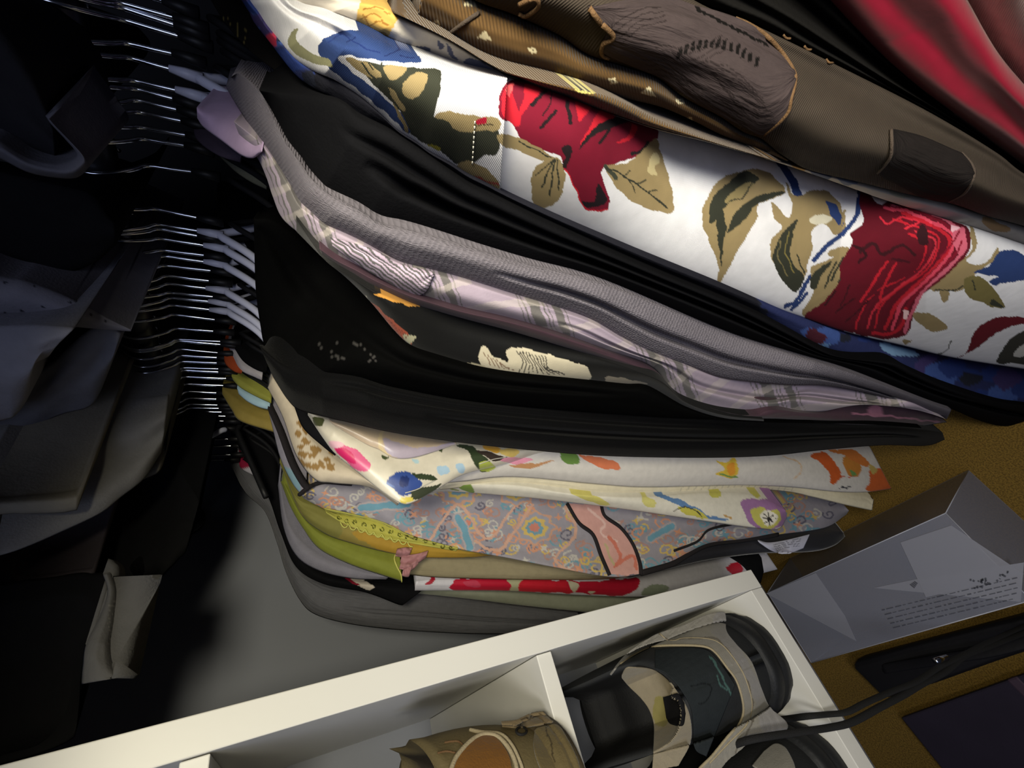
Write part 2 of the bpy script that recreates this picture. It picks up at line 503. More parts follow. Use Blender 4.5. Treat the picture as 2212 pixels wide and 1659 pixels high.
white_arms = {(385, 154): 1, (398, 199): 1, (441, 501): 1, (454, 532): 1, (454, 567): 1, (458, 624): 1, (463, 652): 1, (465, 670): 1}
rg = random.Random(3)
lastY = -1
hook_proto = {}
for key, lst, where in (('A', A_, 'in the spaced cluster nearest the rose shirt'), ('B', B_, ''), ('C', C_, 'in the middle cluster'),
                        ('D', D_, 'in the tight cluster nearest the end panel')):
    for i, p in enumerate(lst):
        q = atX(np.array(p, float), RAIL_X); y = float(q[1]); zn = float(q[2] - HC)
        zn = min(max(zn, 0.060), 0.078)
        y = max(y, lastY + 0.0042); lastY = y
        lean = rg.uniform(-0.004, 0.006) + (0.008 if key == 'A' else 0.0)
        h = empty('clothes_hanger', (0, 0, 0)); h.location = (0, y, 0)
        pw = hook_path(lean, rg.uniform(-0.25, 0.15), zn); pw[:, 2] += HC
        tube('hook', resample(pw, 44), 0.0016, M_chrome, h, 7)
        wa = p in white_arms
        yaw = rg.uniform(-0.008, 0.008)
        pa = arm_path(yaw, 0.07, 0.325 if wa else 0.30, zn); pa[:, 2] += HC
        if not wa: pa[:, 2] -= 0.010
        tube('shoulder_bar', pa, 0.0035 if wa else 0.0025, M_lilac if wa else M_blackpl, h, 8)
        col = M_lilac if wa else M_blackpl
        tube('collar', [(RAIL_X, 0, HC + zn - 0.014), (RAIL_X, 0, HC + zn - 0.004), (RAIL_X, 0, HC + zn + 0.005)], [0.0042, 0.0036, 0.0022], col, h, 8)
        if key == 'B': lab = 'lone chrome hanger hook in the gap between upper and middle clusters'
        else: lab = '%s chrome hanger hook from the top %s' % (ORD[i], where)
        if wa: lab = lab.replace('chrome hanger hook', 'hook with pale plastic shoulders').replace('from the top ', '')
        tag(h, lab, 'hanger', 'hangers on the lower rail')
# the one hanger whose hook is white plastic
yq = float(atX(np.array((480., 935.)), RAIL_X - 0.02)[1])
h = empty('clothes_hanger', (0, 0, 0))
pp = [atX(np.array(p, float), x) for p, x in (((487, 928), .392), ((478, 930), .388), ((455, 942), .383), ((425, 950), .380), ((395, 953), .381), ((370, 952), .386), ((345, 945), .40), ((340, 938), .415))]
tube('hook', resample(np.array(pp), 40), 0.0034, M_whiteplastic, h, 10)
q = pp[0]
tube('shoulder_bar', np.array([(x, q[1], q[2] - 0.012 - 0.4 * abs(x - q[0])) for x in np.linspace(.29, .49, 17)]), 0.0035, M_blackpl, h, 8)
tag(h, 'hanger with a thick white plastic hook near the end panel', 'hanger', 'hangers on the lower rail')

# ================================================================ garments on the lower rail, near to far
KH, DK, BL, CR, RED, PK = (146, 128, 90), (48, 50, 40), (38, 58, 106), (128, 16, 40), (186, 28, 44), (206, 98, 118)
def garment(name, label, cat='garment'):
    o = empty(name, (0, 0, 0)); tag(o, label, cat, 'clothes hanging on the lower rail'); return o
def single(o, label, cat='garment', group='clothes hanging on the lower rail'):
    return tag(o, label, cat, group)

# edges shared by neighbours
E_cream = [(2010, -140), (2050, -70), (2090, 0), (2150, 105), (2212, 182), (2320, 300)]
E_red = [(1690, -120), (1760, -50), (1812, 0), (1900, 98), (2000, 190), (2100, 265), (2212, 345), (2340, 430)]
E_blk = [(1400, -60), (1521, 12), (1620, 50), (1701, 88), (1796, 135), (1956, 215), (2056, 270), (2156, 332), (2212, 375), (2340, 450)]
E_brn = [(930, -60), (1025, 0), (1106, 30), (1206, 75), (1271, 118), (1356, 145), (1420, 168), (1480, 212), (1556, 252), (1606, 285), (1651, 303), (1706, 345),
         (1751, 368), (1856, 393), (1956, 418), (2056, 440), (2131, 466), (2212, 488), (2340, 530)]
E_flU = [(600, -40), (622, 0), (650, 20), (700, 34), (765, 61), (825, 88), (850, 102), (905, 120), (950, 135), (1000, 152), (1050, 162), (1095, 168), (1160, 187),
         (1220, 208), (1275, 230), (1325, 246), (1420, 277), (1521, 303), (1586, 322), (1651, 342), (1731, 368), (1856, 412), (1906, 430), (2056, 478), (2106, 492), (2212, 528), (2340, 575)]
E_flL = [(510, -40), (532, 0), (555, 28), (575, 58), (610, 97), (640, 130), (680, 155), (725, 174), (780, 210), (825, 250), (860, 284), (900, 310), (930, 332), (975, 357),
         (1010, 380), (1050, 400), (1080, 416), (1125, 438), (1200, 472), (1300, 515), (1406, 560), (1526, 608), (1606, 640), (1681, 668), (1741, 688), (1831, 718), (1956, 748), (2056, 772), (2212, 797), (2340, 815)]
E_bluL = [(515, -10), (537, 25), (551, 52), (582, 91), (612, 131), (642, 166), (675, 190), (718, 212), (779, 255), (855, 292), (931, 342), (1010, 398), (1080, 432), (1200, 490), (1400, 578), (1550, 640), (1631, 676),
          (1706, 716), (1781, 757), (1831, 773), (1931, 784), (1981, 808), (2056, 840), (2131, 862), (2212, 874), (2330, 885)]
E_gryU = [(575, 218), (600, 270), (620, 310), (650, 350), (670, 380), (710, 415), (775, 450), (825, 480), (870, 490), (950, 512), (1050, 542), (1150, 570), (1250, 594), (1350, 628), (1506, 690),
          (1606, 728), (1706, 760), (1806, 792), (1906, 830), (2006, 868), (2056, 884)]
E_gryL = [(492, 195), (525, 250), (565, 310), (600, 360), (625, 402), (645, 440), (670, 462), (700, 486), (750, 510), (800, 535), (850, 565), (880, 576), (940, 590), (1000, 606), (1050, 622), (1106, 640), (1206, 670),
          (1281, 697), (1346, 735), (1406, 765), (1481, 790), (1556, 815), (1631, 826), (1706, 832), (1771, 832), (1831, 840), (1906, 857), (1981, 882), (2045, 906)]
E_plL = [(555, 340), (575, 382), (590, 427), (610, 472), (650, 507), (690, 537), (725, 561), (770, 583), (810, 605), (875, 635), (930, 653), (1000, 673), (1080, 690), (1150, 708), (1206, 724), (1306, 755), (1386, 780), (1421, 803),
         (1446, 840), (1476, 860), (1531, 880), (1586, 895), (1631, 895), (1671, 884), (1731, 888), (1781, 888), (1831, 876), (1881, 870), (1925, 852)]
E_mvL = [(700, 560), (760, 600), (810, 628), (875, 652), (930, 668), (1000, 688), (1106, 716), (1206, 746), (1306, 777), (1425, 822), (1500, 880), (1600, 904), (1700, 906), (1800, 915), (1900, 919), (1980, 921), (2046, 912)]
E_prL = [(640, 500), (700, 560), (750, 602), (800, 652), (850, 712), (885, 745), (925, 766), (1000, 788), (1050, 800), (1125, 811), (1250, 822), (1350, 832), (1400, 836), (1480, 880), (1560, 905), (1650, 912)]
E_vvU = [(560, 745), (620, 790), (700, 806), (780, 818), (850, 838), (1000, 865), (1200, 885), (1400, 900), (1500, 905), (1700, 912), (1900, 918), (1995, 926), (2036, 934)]
E_vvL = [(590, 815), (620, 862), (645, 885), (690, 898), (750, 912), (825, 930), (900, 943), (1000, 957), (1150, 973), (1306, 985), (1506, 989), (1656, 985), (1781, 972), (1906, 962), (2000, 963), (2041, 950)]

satin = cloth('noise', 0.1, 0.6, 0.38, 0.2, 0.5)
twill = cloth('twill', 0.35, 1.6, 0.85, 0.0, 0.2)
plain = cloth('noise', 0.3, 1.5, 0.95, 0.0, 0.02)
fine = cloth('noise', 0.12, 2.0, 0.75, 0.05, 0.25)
crinkle = cloth('crinkle', 0.6, 1.0, 0.9, 0.0, 0.15)

single(band('cream_garment', [(2300, -200), (2380, -60), (2440, 60)], [(2010, -140), (2050, -70), (2090, 0), (2150, 105), (2212, 182), (2300, 275)], (236, 208, 200),
            mat=twill, w=0.05, off=0.01, res=7, seed=11, back=True),
       'pinkish cream garment in the corner above the crimson satin one')
single(band('satin_garment', E_cream, E_red, (126, 15, 39), mat=satin, w=0.05, off=0.005, res=5, bulge=0.012,
            folds=[(0.55, 0.28, 0.008)], rip=0.001, seed=12),
       'crimson red satin garment beside the cream one')
single(band('charcoal_garment', E_red, E_blk, (24, 23, 22), mat=plain, w=0.04, off=0.014, res=7, folds=[(0.35, 0.16, 0.010), (0.7, 0.1, 0.006)], seed=13),
       'plain black cloth garment between crimson satin and dark brown lace')

# dark brown garment with lace patches
g = garment('lace_trimmed_dress', 'dark brown dress with sheer lace appliques and gold stitched edging', 'dress')
lb = band('body', E_blk, E_brn, (56, 48, 40), mat=twill, parent=g, w=0.05, off=0.0, res=5, bulge=0.013, folds=[(0.12, 0.14, 0.006)], seed=14)
M_lace = cloth('crinkle', 0.8, 2.0, 0.9, 0.0, 0.1)
M_gold = material('gold_brown_thread', (92, 68, 42), 0.8, tex='noise', tstr=0.6, tscale=3)
M_dkth = material('dark_brown_thread', (62, 52, 44), 0.85, tex='noise', tstr=0.6, tscale=3)
PU = Z2([(330, 30), (640, -6), (800, 30), (980, 88), (1100, 155), (1180, 240), (1225, 325)])
PL = Z2([(335, 45), (420, 150), (390, 215), (520, 280), (650, 335), (800, 440), (1000, 545), (1092, 582), (1180, 510), (1213, 420), (1225, 330)])
lops = []
for k in range(11):
    f = k / 10.0
    a = np.array(Z2([(800 + 290 * f, 45 + 150 * f)])[0]); lops.append(('p', [a + (-9, -7), a + (3, -4), a + (9, 7), a + (-3, 5)], (12, 10, 9), False))
for k in range(13):
    f = k / 12.0
    a = np.array(Z2([(720 + 330 * f, 225 - 60 * math.sin(f * 3.0) + 55 * f)])[0]); lops.append(('p', [a + (-2, -9), a + (6, -12), a + (3, 10), a + (-6, 9)], (14, 12, 11), False))
for (x0, y0, x1, y1, cv) in ((420, 120, 640, 40, 30), (600, 180, 900, 160, -40), (560, 250, 760, 330, 30), (820, 260, 1080, 420, 40), (700, 330, 1000, 500, 30), (880, 330, 1120, 480, -40)):
    for j in range(4):
        lops.append(('l', Z2([(x0 + 16 * j, y0 + 22 * j), ((x0 + x1) / 2 + 10 * j, (y0 + y1) / 2 - cv + 22 * j), (x1 + 8 * j, y1 + 18 * j)]), 2.2, (40, 33, 33)))
ap = patch('lace_applique', PU, PL, (62, 53, 53), ['body'], 0.0012, lops, M_lace, g, res=3, rip=0.0006)
tag(ap, 'sheer lace applique with ladder openwork')
cord('stitched_edge', Z2([(965, 82), (1020, 105), (1100, 155), (1165, 225), (1218, 310), (1222, 360), (1205, 430), (1195, 480), (1160, 525), (1092, 582)]), 0.0008, M_gold, ['lace_applique', 'body'], ap, 0.0012, num=50)
cord('stitched_edge', Z2([(335, 35), (380, 95), (440, 160), (395, 190), (390, 235), (420, 250)]), 0.0009, M_gold, ['lace_applique', 'body'], ap, 0.0012, num=30)
PU2 = Z2([(1640, 560), (1760, 590), (1880, 640), (1960, 680), (1998, 750)])
PL2 = Z2([(1640, 565), (1635, 680), (1585, 745), (1680, 800), (1780, 850), (1890, 868), (1960, 820), (1998, 752)])
tag(patch('lace_applique', PU2, PL2, (28, 24, 23), ['body'], 0.0012, [], M_lace, g, res=4, rip=0.0005), 'smaller black lace applique')
cord('stitched_edge', Z2([(1638, 560), (1640, 640), (1630, 690), (1582, 748)]), 0.0007, M_dkth, ['body', 'lace_applique'], g, 0.002, num=24)
cord('stitched_edge', Z2([(1940, 660), (1985, 710), (1995, 760), (1960, 830), (1890, 870)]), 0.0007, M_dkth, ['body', 'lace_applique'], g, 0.002, num=24)
cord('stitched_edge', Z2([(30, 20), (100, -5), (115, 30), (60, 70), (30, 60)]), 0.0007, M_gold, ['body'], g, 0.002, num=24)
for q in ((1185, 165), (1275, 213), (1370, 270)):
    cord('thread_tuft', Z2([(q[0] - 12, q[1] - 14), q, (q[0] + 18, q[1] + 2)]), 0.0004, M_gold, ['body'], g, 0.0012, num=8)

# brown printed garment: sleeve fold over the body, deep fold between
g = garment('printed_brown_blouse', 'brown blouse printed with small cream squares and triangles', 'blouse')
gap_t = [(900, 40), (975, 82), (1040, 116), (1100, 140), (1200, 166), (1300, 200), (1360, 215), (1430, 232), (1500, 262), (1560, 292), (1640, 322), (1700, 348)]
gap_b = [(880, 40), (975, 88), (1060, 140), (1130, 166), (1240, 190), (1330, 214), (1430, 262), (1506, 292), (1580, 318), (1690, 350)]
sq = []
for x, y, k in ((1292, 158, 0), (1500, 220, 1), (1845, 350, 1), (2000, 400, 0), (2140, 440, 1), (1230, 15, 0), (1085, 105, 1)):
    a = np.array(Z1([(x, y)])[0]); c = (196, 184, 148)
    if k == 0: sq.append(('p', [a + (-17, 3), a + (3, -14), a + (17, 8)], c, False))
    else: sq += [('p', [a + (-10, -5), a + (5, -7), a + (10, 3), a + (-4, 7)], c, False), ('p', [a + (-4, -1), a + (3, -3), a + (4, 2)], (60, 46, 28), False)]
d = Z1([(1675, 365), (1770, 378), (1780, 405), (1690, 402)]); sq += [('p', d, (186, 172, 96), False), ('p', Z1([(1695, 372), (1755, 382), (1762, 396), (1705, 392)]), (40, 32, 20), False), ('p', Z1([(1712, 378), (1740, 382), (1745, 391), (1718, 389)]), (190, 180, 120), False)]
a = np.array(Z1([(2172, 530)])[0]); sq += [('p', [a + (-13, -9), a + (9, -12), a + (13, 8), a + (-8, 11)], (205, 195, 165), False)]
BR = (84, 62, 34)
band('sleeve', E_brn[:12], gap_t, BR, sq, mat=cloth('twill', 0.5, 1.2, 0.9, 0.1, 0.15), parent=g, w=0.03, off=0.008, res=3.5, bulge=0.012, seed=15)
cord('hem_seam', Z1([(1270, 55), (1210, 95), (1130, 155)]), 0.0007, M_dkth, ['sleeve'], g, 0.0005, num=16)
band('body_front', gap_b, [(850, 28), (900, 50), (965, 82), (1000, 100), (1045, 130), (1080, 155), (1115, 167)] + E_flU[12:20], BR, sq, mat=cloth('twill', 0.5, 1.2, 0.9, 0.1, 0.15), parent=g,
     w=0.02, off=-0.004, res=3.5, bulge=0.010, rip=0.001, seed=16)

# cream garment with gold rose
gold = []
gp = [(745, 60), (755, 15), (800, 5), (860, 25), (920, 70), (905, 110), (880, 150), (885, 185), (820, 165), (750, 120)]
gold += [('p', Z1(gp), (205, 164, 84))]
for ln_ in ([(770, 40), (830, 30), (880, 60)], [(760, 80), (820, 60), (860, 100)], [(790, 120), (840, 90), (880, 110)], [(800, 150), (850, 140), (880, 170)], [(770, 60), (790, 110), (830, 150)]):
    gold.append(('l', Z1(ln_), 3.0, (150, 104, 40)))
for q in ([(990, 200), (1060, 210), (1030, 240)], [(1130, 190), (1180, 260), (1140, 235)], [(1240, 250), (1330, 300), (1260, 300), (1200, 275)], [(1340, 290), (1390, 330), (1330, 325)], [(1090, 170), (1120, 200), (1100, 215)]):
    gold.append(('p', Z1(q), (92, 96, 118)))
gold += [('p', Z2([(1210, 705), (1270, 722), (1250, 745), (1215, 725)]), (190, 150, 84)), ('p', Z2([(1290, 735), (1380, 750), (1370, 775), (1310, 765)]), (110, 116, 134)),
         ('p', Z2([(1400, 760), (1500, 790), (1440, 800)]), (140, 146, 160)), ('p', Z2([(2040, 935), (2150, 985), (2120, 1005), (2040, 975)]), (182, 146, 100)), ('p', Z2([(1640, 825), (1720, 850), (1650, 850)]), (190, 186, 160))]
single(band('cream_rose_blouse', [(660, -40), (705, -8), (770, 2), (830, 15), (865, 38), (965, 84), (1080, 156), (1115, 170), (1160, 189), (1275, 232), (1420, 280), (1521, 305), (1600, 327), (1660, 343), (1700, 352), (1751, 367)] + E_brn[13:],
            E_flU, (205, 196, 182), gold, mat=fine, w=0.02, off=0.010, res=3.0, bulge=0.007, seed=17),
       'cream blouse with a golden rose print, tucked above the white rose shirt', 'blouse')

# white shirt with big red roses
ops = [('p', Z1([(575, 215), (600, 165), (680, 135), (760, 130), (850, 165), (930, 205), (1000, 235), (1015, 270), (950, 270), (850, 262), (760, 250), (700, 238), (660, 250), (720, 310), (800, 370), (900, 460), (1000, 545), (960, 572), (880, 500), (760, 400), (680, 340), (620, 290)]), BL),
       ('p', Z1([(740, 262), (800, 270), (950, 290), (1060, 295), (1105, 312), (1100, 400), (1080, 470), (1050, 560), (1000, 600), (960, 540), (930, 480), (850, 400), (790, 340)]), DK),
       ('p', Z1([(860, 285), (950, 288), (945, 320), (900, 345), (870, 330)]), KH), ('p', Z1([(935, 375), (1000, 312), (1045, 325), (1030, 390), (975, 430)]), KH),
       ('p', Z1([(695, 250), (760, 262), (820, 290), (850, 330), (800, 335), (740, 300)]), KH), ('p', Z1([(870, 380), (900, 390), (950, 470), (940, 480), (900, 430)]), KH), ('p', Z1([(900, 455), (920, 470), (965, 560), (950, 560)]), KH),
       ('l', Z1([(620, 180), (680, 150), (760, 200), (840, 230)]), 3, (22, 40, 92)), ('l', Z1([(700, 180), (740, 160)]), 2.5, (20, 34, 80)), ('l', Z1([(860, 240), (930, 215)]), 3, (20, 34, 80)), ('l', Z1([(930, 240), (990, 250)]), 2.5, (20, 34, 80)),
       ('l', Z1([(760, 270), (800, 320), (830, 350)]), 4, DK), ('l', Z1([(790, 275), (815, 300)]), 3, DK), ('l', Z1([(850, 270), (850, 330), (880, 400)]), 5, DK),
       ('p', Z1([(445, 190), (455, 140), (485, 125), (480, 170), (540, 225), (620, 258), (635, 288), (560, 275), (480, 235)]), (140, 138, 104)),
       ('p', Z1([(975, 575), (1080, 500), (1120, 520), (1250, 545), (1350, 560), (1350, 665), (1290, 672), (1250, 700), (1180, 712), (1100, 650)]), DK),
       ('p', Z1([(1075, 500), (1130, 480), (1240, 500), (1350, 512), (1350, 562), (1260, 565), (1190, 570), (1130, 525)]), KH), ('p', Z1([(1150, 545), (1210, 530), (1250, 545), (1200, 570)]), KH),
       ('p', Z1([(1170, 722), (1240, 698), (1340, 765), (1350, 830), (1260, 795)]), KH), ('l', Z1([(1250, 765), (1350, 800)]), 5, (150, 70, 60)), ('p', Z1([(1045, 625), (1100, 635), (1090, 650)]), (150, 140, 50)),
       ('p', Z1([(1262, 515), (1300, 505), (1302, 533), (1266, 535)]), (160, 20, 45)), ('l', Z1([(1262, 540), (1345, 540)]), 2, (50, 40, 30)),
       # rose one
       ('p', Z1([(1355, 440), (1380, 362), (1440, 345), (1560, 375), (1640, 410), (1750, 450), (1850, 485), (1960, 525), (2040, 556), (2035, 610), (1990, 650), (1930, 685), (1850, 710), (1812, 720), (1800, 765), (1830, 850), (1825, 905), (1760, 912), (1720, 890), (1680, 800), (1640, 720), (1610, 670), (1520, 640), (1450, 600), (1430, 560), (1410, 535), (1360, 500)]), (112, 14, 38)),
       ('p', Z1([(1375, 400), (1410, 375), (1420, 430), (1440, 470), (1450, 530), (1425, 545), (1370, 490)]), RED), ('p', Z1([(1470, 362), (1535, 385), (1490, 450), (1440, 505), (1462, 430)]), RED), ('p', Z1([(1385, 375), (1420, 362), (1400, 420)]), (232, 90, 92)),
       ('p', Z1([(1690, 432), (1752, 455), (1722, 510), (1700, 522)]), RED), ('p', Z1([(1800, 470), (1855, 500), (1790, 540), (1710, 625), (1740, 560)]), RED), ('p', Z1([(1930, 535), (1952, 548), (1930, 600), (1860, 618), (1912, 585)]), RED),
       ('l', Z1([(1555, 392), (1500, 452)]), 8, (24, 14, 18)), ('l', Z1([(1590, 390), (1575, 450), (1545, 500)]), 3, (24, 14, 18)), ('l', Z1([(1605, 478), (1535, 550)]), 7, (24, 14, 18)), ('l', Z1([(1650, 440), (1665, 530)]), 8, (24, 14, 18)),
       ('p', Z1([(1880, 500), (1960, 510), (1850, 550), (1780, 580), (1700, 645), (1760, 560), (1820, 520)]), (26, 20, 22)), ('l', Z1([(1835, 560), (1790, 615)]), 6, (26, 20, 22)), ('p', Z1([(1630, 640), (1670, 630), (1660, 690), (1640, 735), (1625, 720), (1640, 680)]), (30, 18, 22)), ('l', Z1([(1998, 615), (1970, 650), (1930, 665)]), 7, (26, 20, 22)),
       ('p', Z1([(1712, 868), (1770, 868), (1782, 790), (1818, 850), (1812, 880), (1760, 898), (1728, 892)]), (26, 18, 22)), ('l', Z1([(1640, 725), (1680, 800), (1722, 892), (1762, 911), (1826, 904)]), 3, RED),
       ('p', Z1([(1358, 580), (1450, 598), (1560, 658), (1600, 692), (1540, 692), (1440, 652), (1360, 622)]), KH), ('l', Z1([(1440, 612), (1520, 650), (1600, 690)]), 3, DK),
       ('p', Z1([(1600, 680), (1640, 740), (1630, 830), (1580, 892), (1512, 888), (1495, 800), (1512, 722)]), KH), ('l', Z1([(1590, 692), (1515, 755)]), 3, DK), ('l', Z1([(1590, 692), (1540, 812)]), 3.5, DK), ('l', Z1([(1596, 692), (1575, 845)]), 3.5, DK), ('l', Z1([(1606, 692), (1616, 822)]), 3, DK),
       ('p', Z1([(1818, 716), (1900, 708), (1960, 665), (2030, 600), (2062, 680), (2098, 800), (2105, 915), (2000, 902), (1920, 862), (1850, 792)]), KH), ('p', Z1([(2010, 680), (2040, 660), (2050, 700), (2030, 720), (2040, 760), (2000, 740)]), (188, 174, 130)),
       ('l', Z1([(1816, 716), (1860, 770)]), 9, (60, 64, 52)), ('l', Z1([(1820, 722), (1900, 762), (2000, 832), (2085, 900)]), 3.5, DK), ('l', Z1([(1895, 762), (1920, 735)]), 3, DK), ('l', Z1([(1950, 795), (1990, 775)]), 3, DK), ('l', Z1([(1915, 770), (1945, 832)]), 2.5, DK), ('l', Z1([(2000, 832), (2040, 820)]), 2.5, DK),
       # big leaf and bud
       ('p', Z2([(1010, 735), (1100, 742), (1182, 832), (1070, 880), (1055, 950), (1000, 1040), (945, 1140), (905, 1215), (888, 1205), (890, 1140), (850, 1040), (820, 940), (850, 840), (910, 770)]), KH),
       ('p', Z2([(1000, 740), (940, 785), (870, 850), (850, 950), (875, 960), (915, 900), (960, 865), (1040, 800), (1062, 765)]), DK), ('p', Z2([(1180, 836), (1120, 830), (1030, 862), (965, 920), (930, 1005), (1010, 945), (1062, 882)]), DK),
       ('p', Z2([(930, 850), (1010, 790), (1045, 795), (990, 850), (930, 880)]), (138, 124, 84)), ('p', Z2([(905, 900), (925, 980), (912, 1060), (905, 1150), (890, 1040), (885, 960)]), DK), ('l', Z2([(1040, 780), (1000, 850), (940, 870)]), 2.5, DK),
       ('p', Z2([(1140, 700), (1190, 722), (1240, 800), (1252, 852), (1222, 842), (1182, 762)]), BL),
       ('p', Z2([(1180, 790), (1232, 850), (1300, 820), (1370, 832), (1420, 890), (1442, 985), (1400, 1012), (1340, 965), (1292, 1000), (1300, 1060), (1282, 1130), (1262, 1200), (1222, 1262), (1170, 1200), (1120, 1110), (1120, 1040), (1165, 985), (1130, 935), (1122, 875), (1152, 900), (1195, 940), (1212, 890)]), KH),
       ('p', Z2([(1290, 942), (1340, 925), (1382, 937), (1370, 962), (1300, 967)]), (206, 200, 178)), ('p', Z2([(1232, 945), (1170, 1010), (1128, 1100), (1152, 1185), (1220, 1262), (1262, 1200), (1205, 1120), (1212, 1020)]), DK),
       ('l', Z2([(1200, 1000), (1180, 1080), (1220, 1180)]), 2.5, (120, 108, 60)), ('l', Z2([(1230, 1100), (1262, 1180)]), 3, DK), ('l', Z2([(1160, 1040), (1150, 1110), (1190, 1190)]), 2.5, (110, 100, 66)),
       ('p', Z2([(1358, 868), (1402, 888), (1432, 962), (1412, 972), (1380, 930)]), BL), ('l', Z2([(1500, 828), (1492, 920), (1440, 1000), (1360, 1060), (1308, 1122)]), 10, BL), ('l', Z2([(1290, 1190), (1262, 1240), (1225, 1300), (1180, 1322)]), 9, BL), ('l', Z2([(1270, 1270), (1240, 1310), (1210, 1335)]), 8, BL), ('l', Z2([(1440, 910), (1420, 970)]), 5, KH),
       ('p', Z2([(1290, 1155), (1380, 1118), (1455, 1075), (1442, 1180), (1385, 1262), (1330, 1325), (1282, 1362), (1250, 1352), (1292, 1290), (1302, 1222)]), KH),
       ('p', Z2([(1300, 1180), (1380, 1130), (1340, 1190), (1310, 1250), (1290, 1240)]), DK), ('l', Z2([(1430, 1110), (1380, 1210)]), 5, DK), ('l', Z2([(1400, 1130), (1350, 1240)]), 4, DK), ('l', Z2([(1440, 1140), (1410, 1220)]), 4, DK), ('p', Z2([(1370, 1085), (1450, 1065), (1440, 1100), (1380, 1110)]), KH),
       # rose two
       ('p', Z2([(1505, 828), (1545, 840), (1590, 885), (1640, 865), (1740, 885), (1850, 925), (1940, 965), (1982, 1010), (1972, 1090), (1922, 1160), (1842, 1222), (1780, 1272), (1742, 1330), (1722, 1410), (1690, 1452), (1600, 1464), (1440, 1432), (1262, 1372), (1350, 1300), (1412, 1220), (1422, 1130), (1472, 1050), (1460, 1010), (1520, 960), (1505, 900)]), (92, 11, 28))]
bord = np.array([(1640, 885), (1740, 900), (1850, 940), (1935, 990), (1955, 1060), (1895, 1155), (1800, 1235), (1735, 1320), (1700, 1430)], float)
cc = [PK, (120, 14, 36), (214, 70, 92), RED, (96, 10, 30), RED, (196, 44, 60), (100, 12, 32), RED, (92, 10, 28)]
for k in range(10):
    bb = bord[k // 3:].copy(); bb[:, 0] -= 24 * k * np.linspace(0.75, 1.15, len(bb)); bb[:, 1] += 9 * k * np.linspace(1, -0.2, len(bb))
    bb += np.stack([5 * np.sin(np.arange(len(bb)) * 2.1 + k), 6 * np.cos(np.arange(len(bb)) * 1.7 + k)], -1)
    ops.append(('l', Z2(bb.tolist()), 7.5 if k < 4 else 4.5, cc[k]))
ops += [('p', Z2([(1900, 1010), (1950, 985), (1962, 1060), (1930, 1100)]), PK), ('p', Z2([(1900, 970), (1935, 985), (1900, 1000)]), (240, 190, 200)), ('l', Z2([(1930, 1000), (1900, 1060), (1850, 1110)]), 4, (130, 16, 40)), ('l', Z2([(1945, 1040), (1915, 1100), (1870, 1140)]), 3, (130, 16, 40)),
        ('l', Z2([(1590, 940), (1620, 965), (1690, 940), (1760, 960), (1700, 985)]), 4, (206, 40, 58)), ('p', Z2([(1750, 1000), (1775, 970), (1800, 1010), (1790, 1060), (1760, 1050)]), (46, 12, 20)), ('l', Z2([(1500, 1090), (1560, 1050), (1600, 1100), (1680, 1060), (1740, 1100)]), 7, (52, 12, 20)),
        ('l', Z2([(1480, 1060), (1530, 1100), (1500, 1130)]), 6, (46, 10, 18)), ('l', Z2([(1640, 1120), (1720, 1130)]), 5, (60, 10, 22)), ('l', Z2([(1400, 1260), (1350, 1320)]), 3, (40, 12, 16)), ('l', Z2([(1460, 1230), (1420, 1320)]), 3, (50, 10, 18)), ('l', Z2([(1480, 1290), (1400, 1350)]), 3, (50, 10, 18)), ('l', Z2([(1540, 1300), (1440, 1390)]), 3, (50, 10, 18)),
        ('l', Z2([(1620, 1130), (1560, 1220), (1510, 1300)]), 6, RED), ('l', Z2([(1660, 1140), (1610, 1230), (1580, 1330)]), 5, RED), ('l', Z2([(1700, 1330), (1690, 1400), (1640, 1440), (1560, 1440)]), 7, RED), ('p', Z2([(1690, 1340), (1712, 1345), (1706, 1380), (1692, 1375)]), (236, 200, 200)),
        ('p', Z2([(1975, 965), (2006, 1020), (2000, 1085), (1965, 1130), (2040, 1140), (2100, 1070), (2090, 1120), (2010, 1180), (1970, 1240), (1900, 1258), (1810, 1250), (1850, 1210), (1930, 1140), (1985, 1080)]), KH), ('l', Z2([(1830, 1250), (1900, 1255), (1965, 1225)]), 3, DK),
        ('p', Z2([(1850, 1260), (1885, 1262), (1880, 1300), (1855, 1300)]), KH),
        ('p', Z2([(2100, 1090), (2150, 1080), (2215, 1100), (2260, 1160), (2215, 1210), (2120, 1222), (2090, 1236), (2060, 1212), (2100, 1195), (1995, 1178), (2060, 1150)]), BL),
        ('p', Z2([(1958, 1202), (2030, 1200), (2100, 1272), (2126, 1332), (2040, 1312), (1960, 1270)]), (112, 102, 60)), ('l', Z2([(1990, 1215), (2000, 1250)]), 3, DK), ('p', Z2([(2080, 1290), (2126, 1332), (2070, 1315)]), DK),
        ('p', Z2([(1738, 1350), (1810, 1358), (1882, 1410), (1850, 1432), (1790, 1422), (1745, 1382)]), KH), ('p', Z2([(1690, 1466), (1730, 1472), (1700, 1488)]), KH),
        ('p', Z2([(2215, 1375), (2120, 1368), (2030, 1400), (1985, 1460), (1960, 1528), (1925, 1542), (2010, 1505), (2100, 1432), (2215, 1395)]), (100, 14, 30)), ('l', Z2([(1900, 1470), (1880, 1510), (1840, 1530)]), 2.5, DK),
        ('p', Z2([(2230, 1430), (2150, 1470), (2095, 1560), (2160, 1570), (2230, 1560)]), (52, 52, 46)), ('p', Z2([(2230, 1480), (2180, 1510), (2170, 1545), (2230, 1530)]), (200, 198, 190))]
g = garment('rose_print_shirt', 'white shirt printed with large red roses, khaki leaves and blue petals', 'shirt')
iu, il = 12, 17
sl = Z1([(1392, 336), (1372, 390), (1356, 450), (1350, 560), (1350, 690), (1352, 770), (1360, 832)])
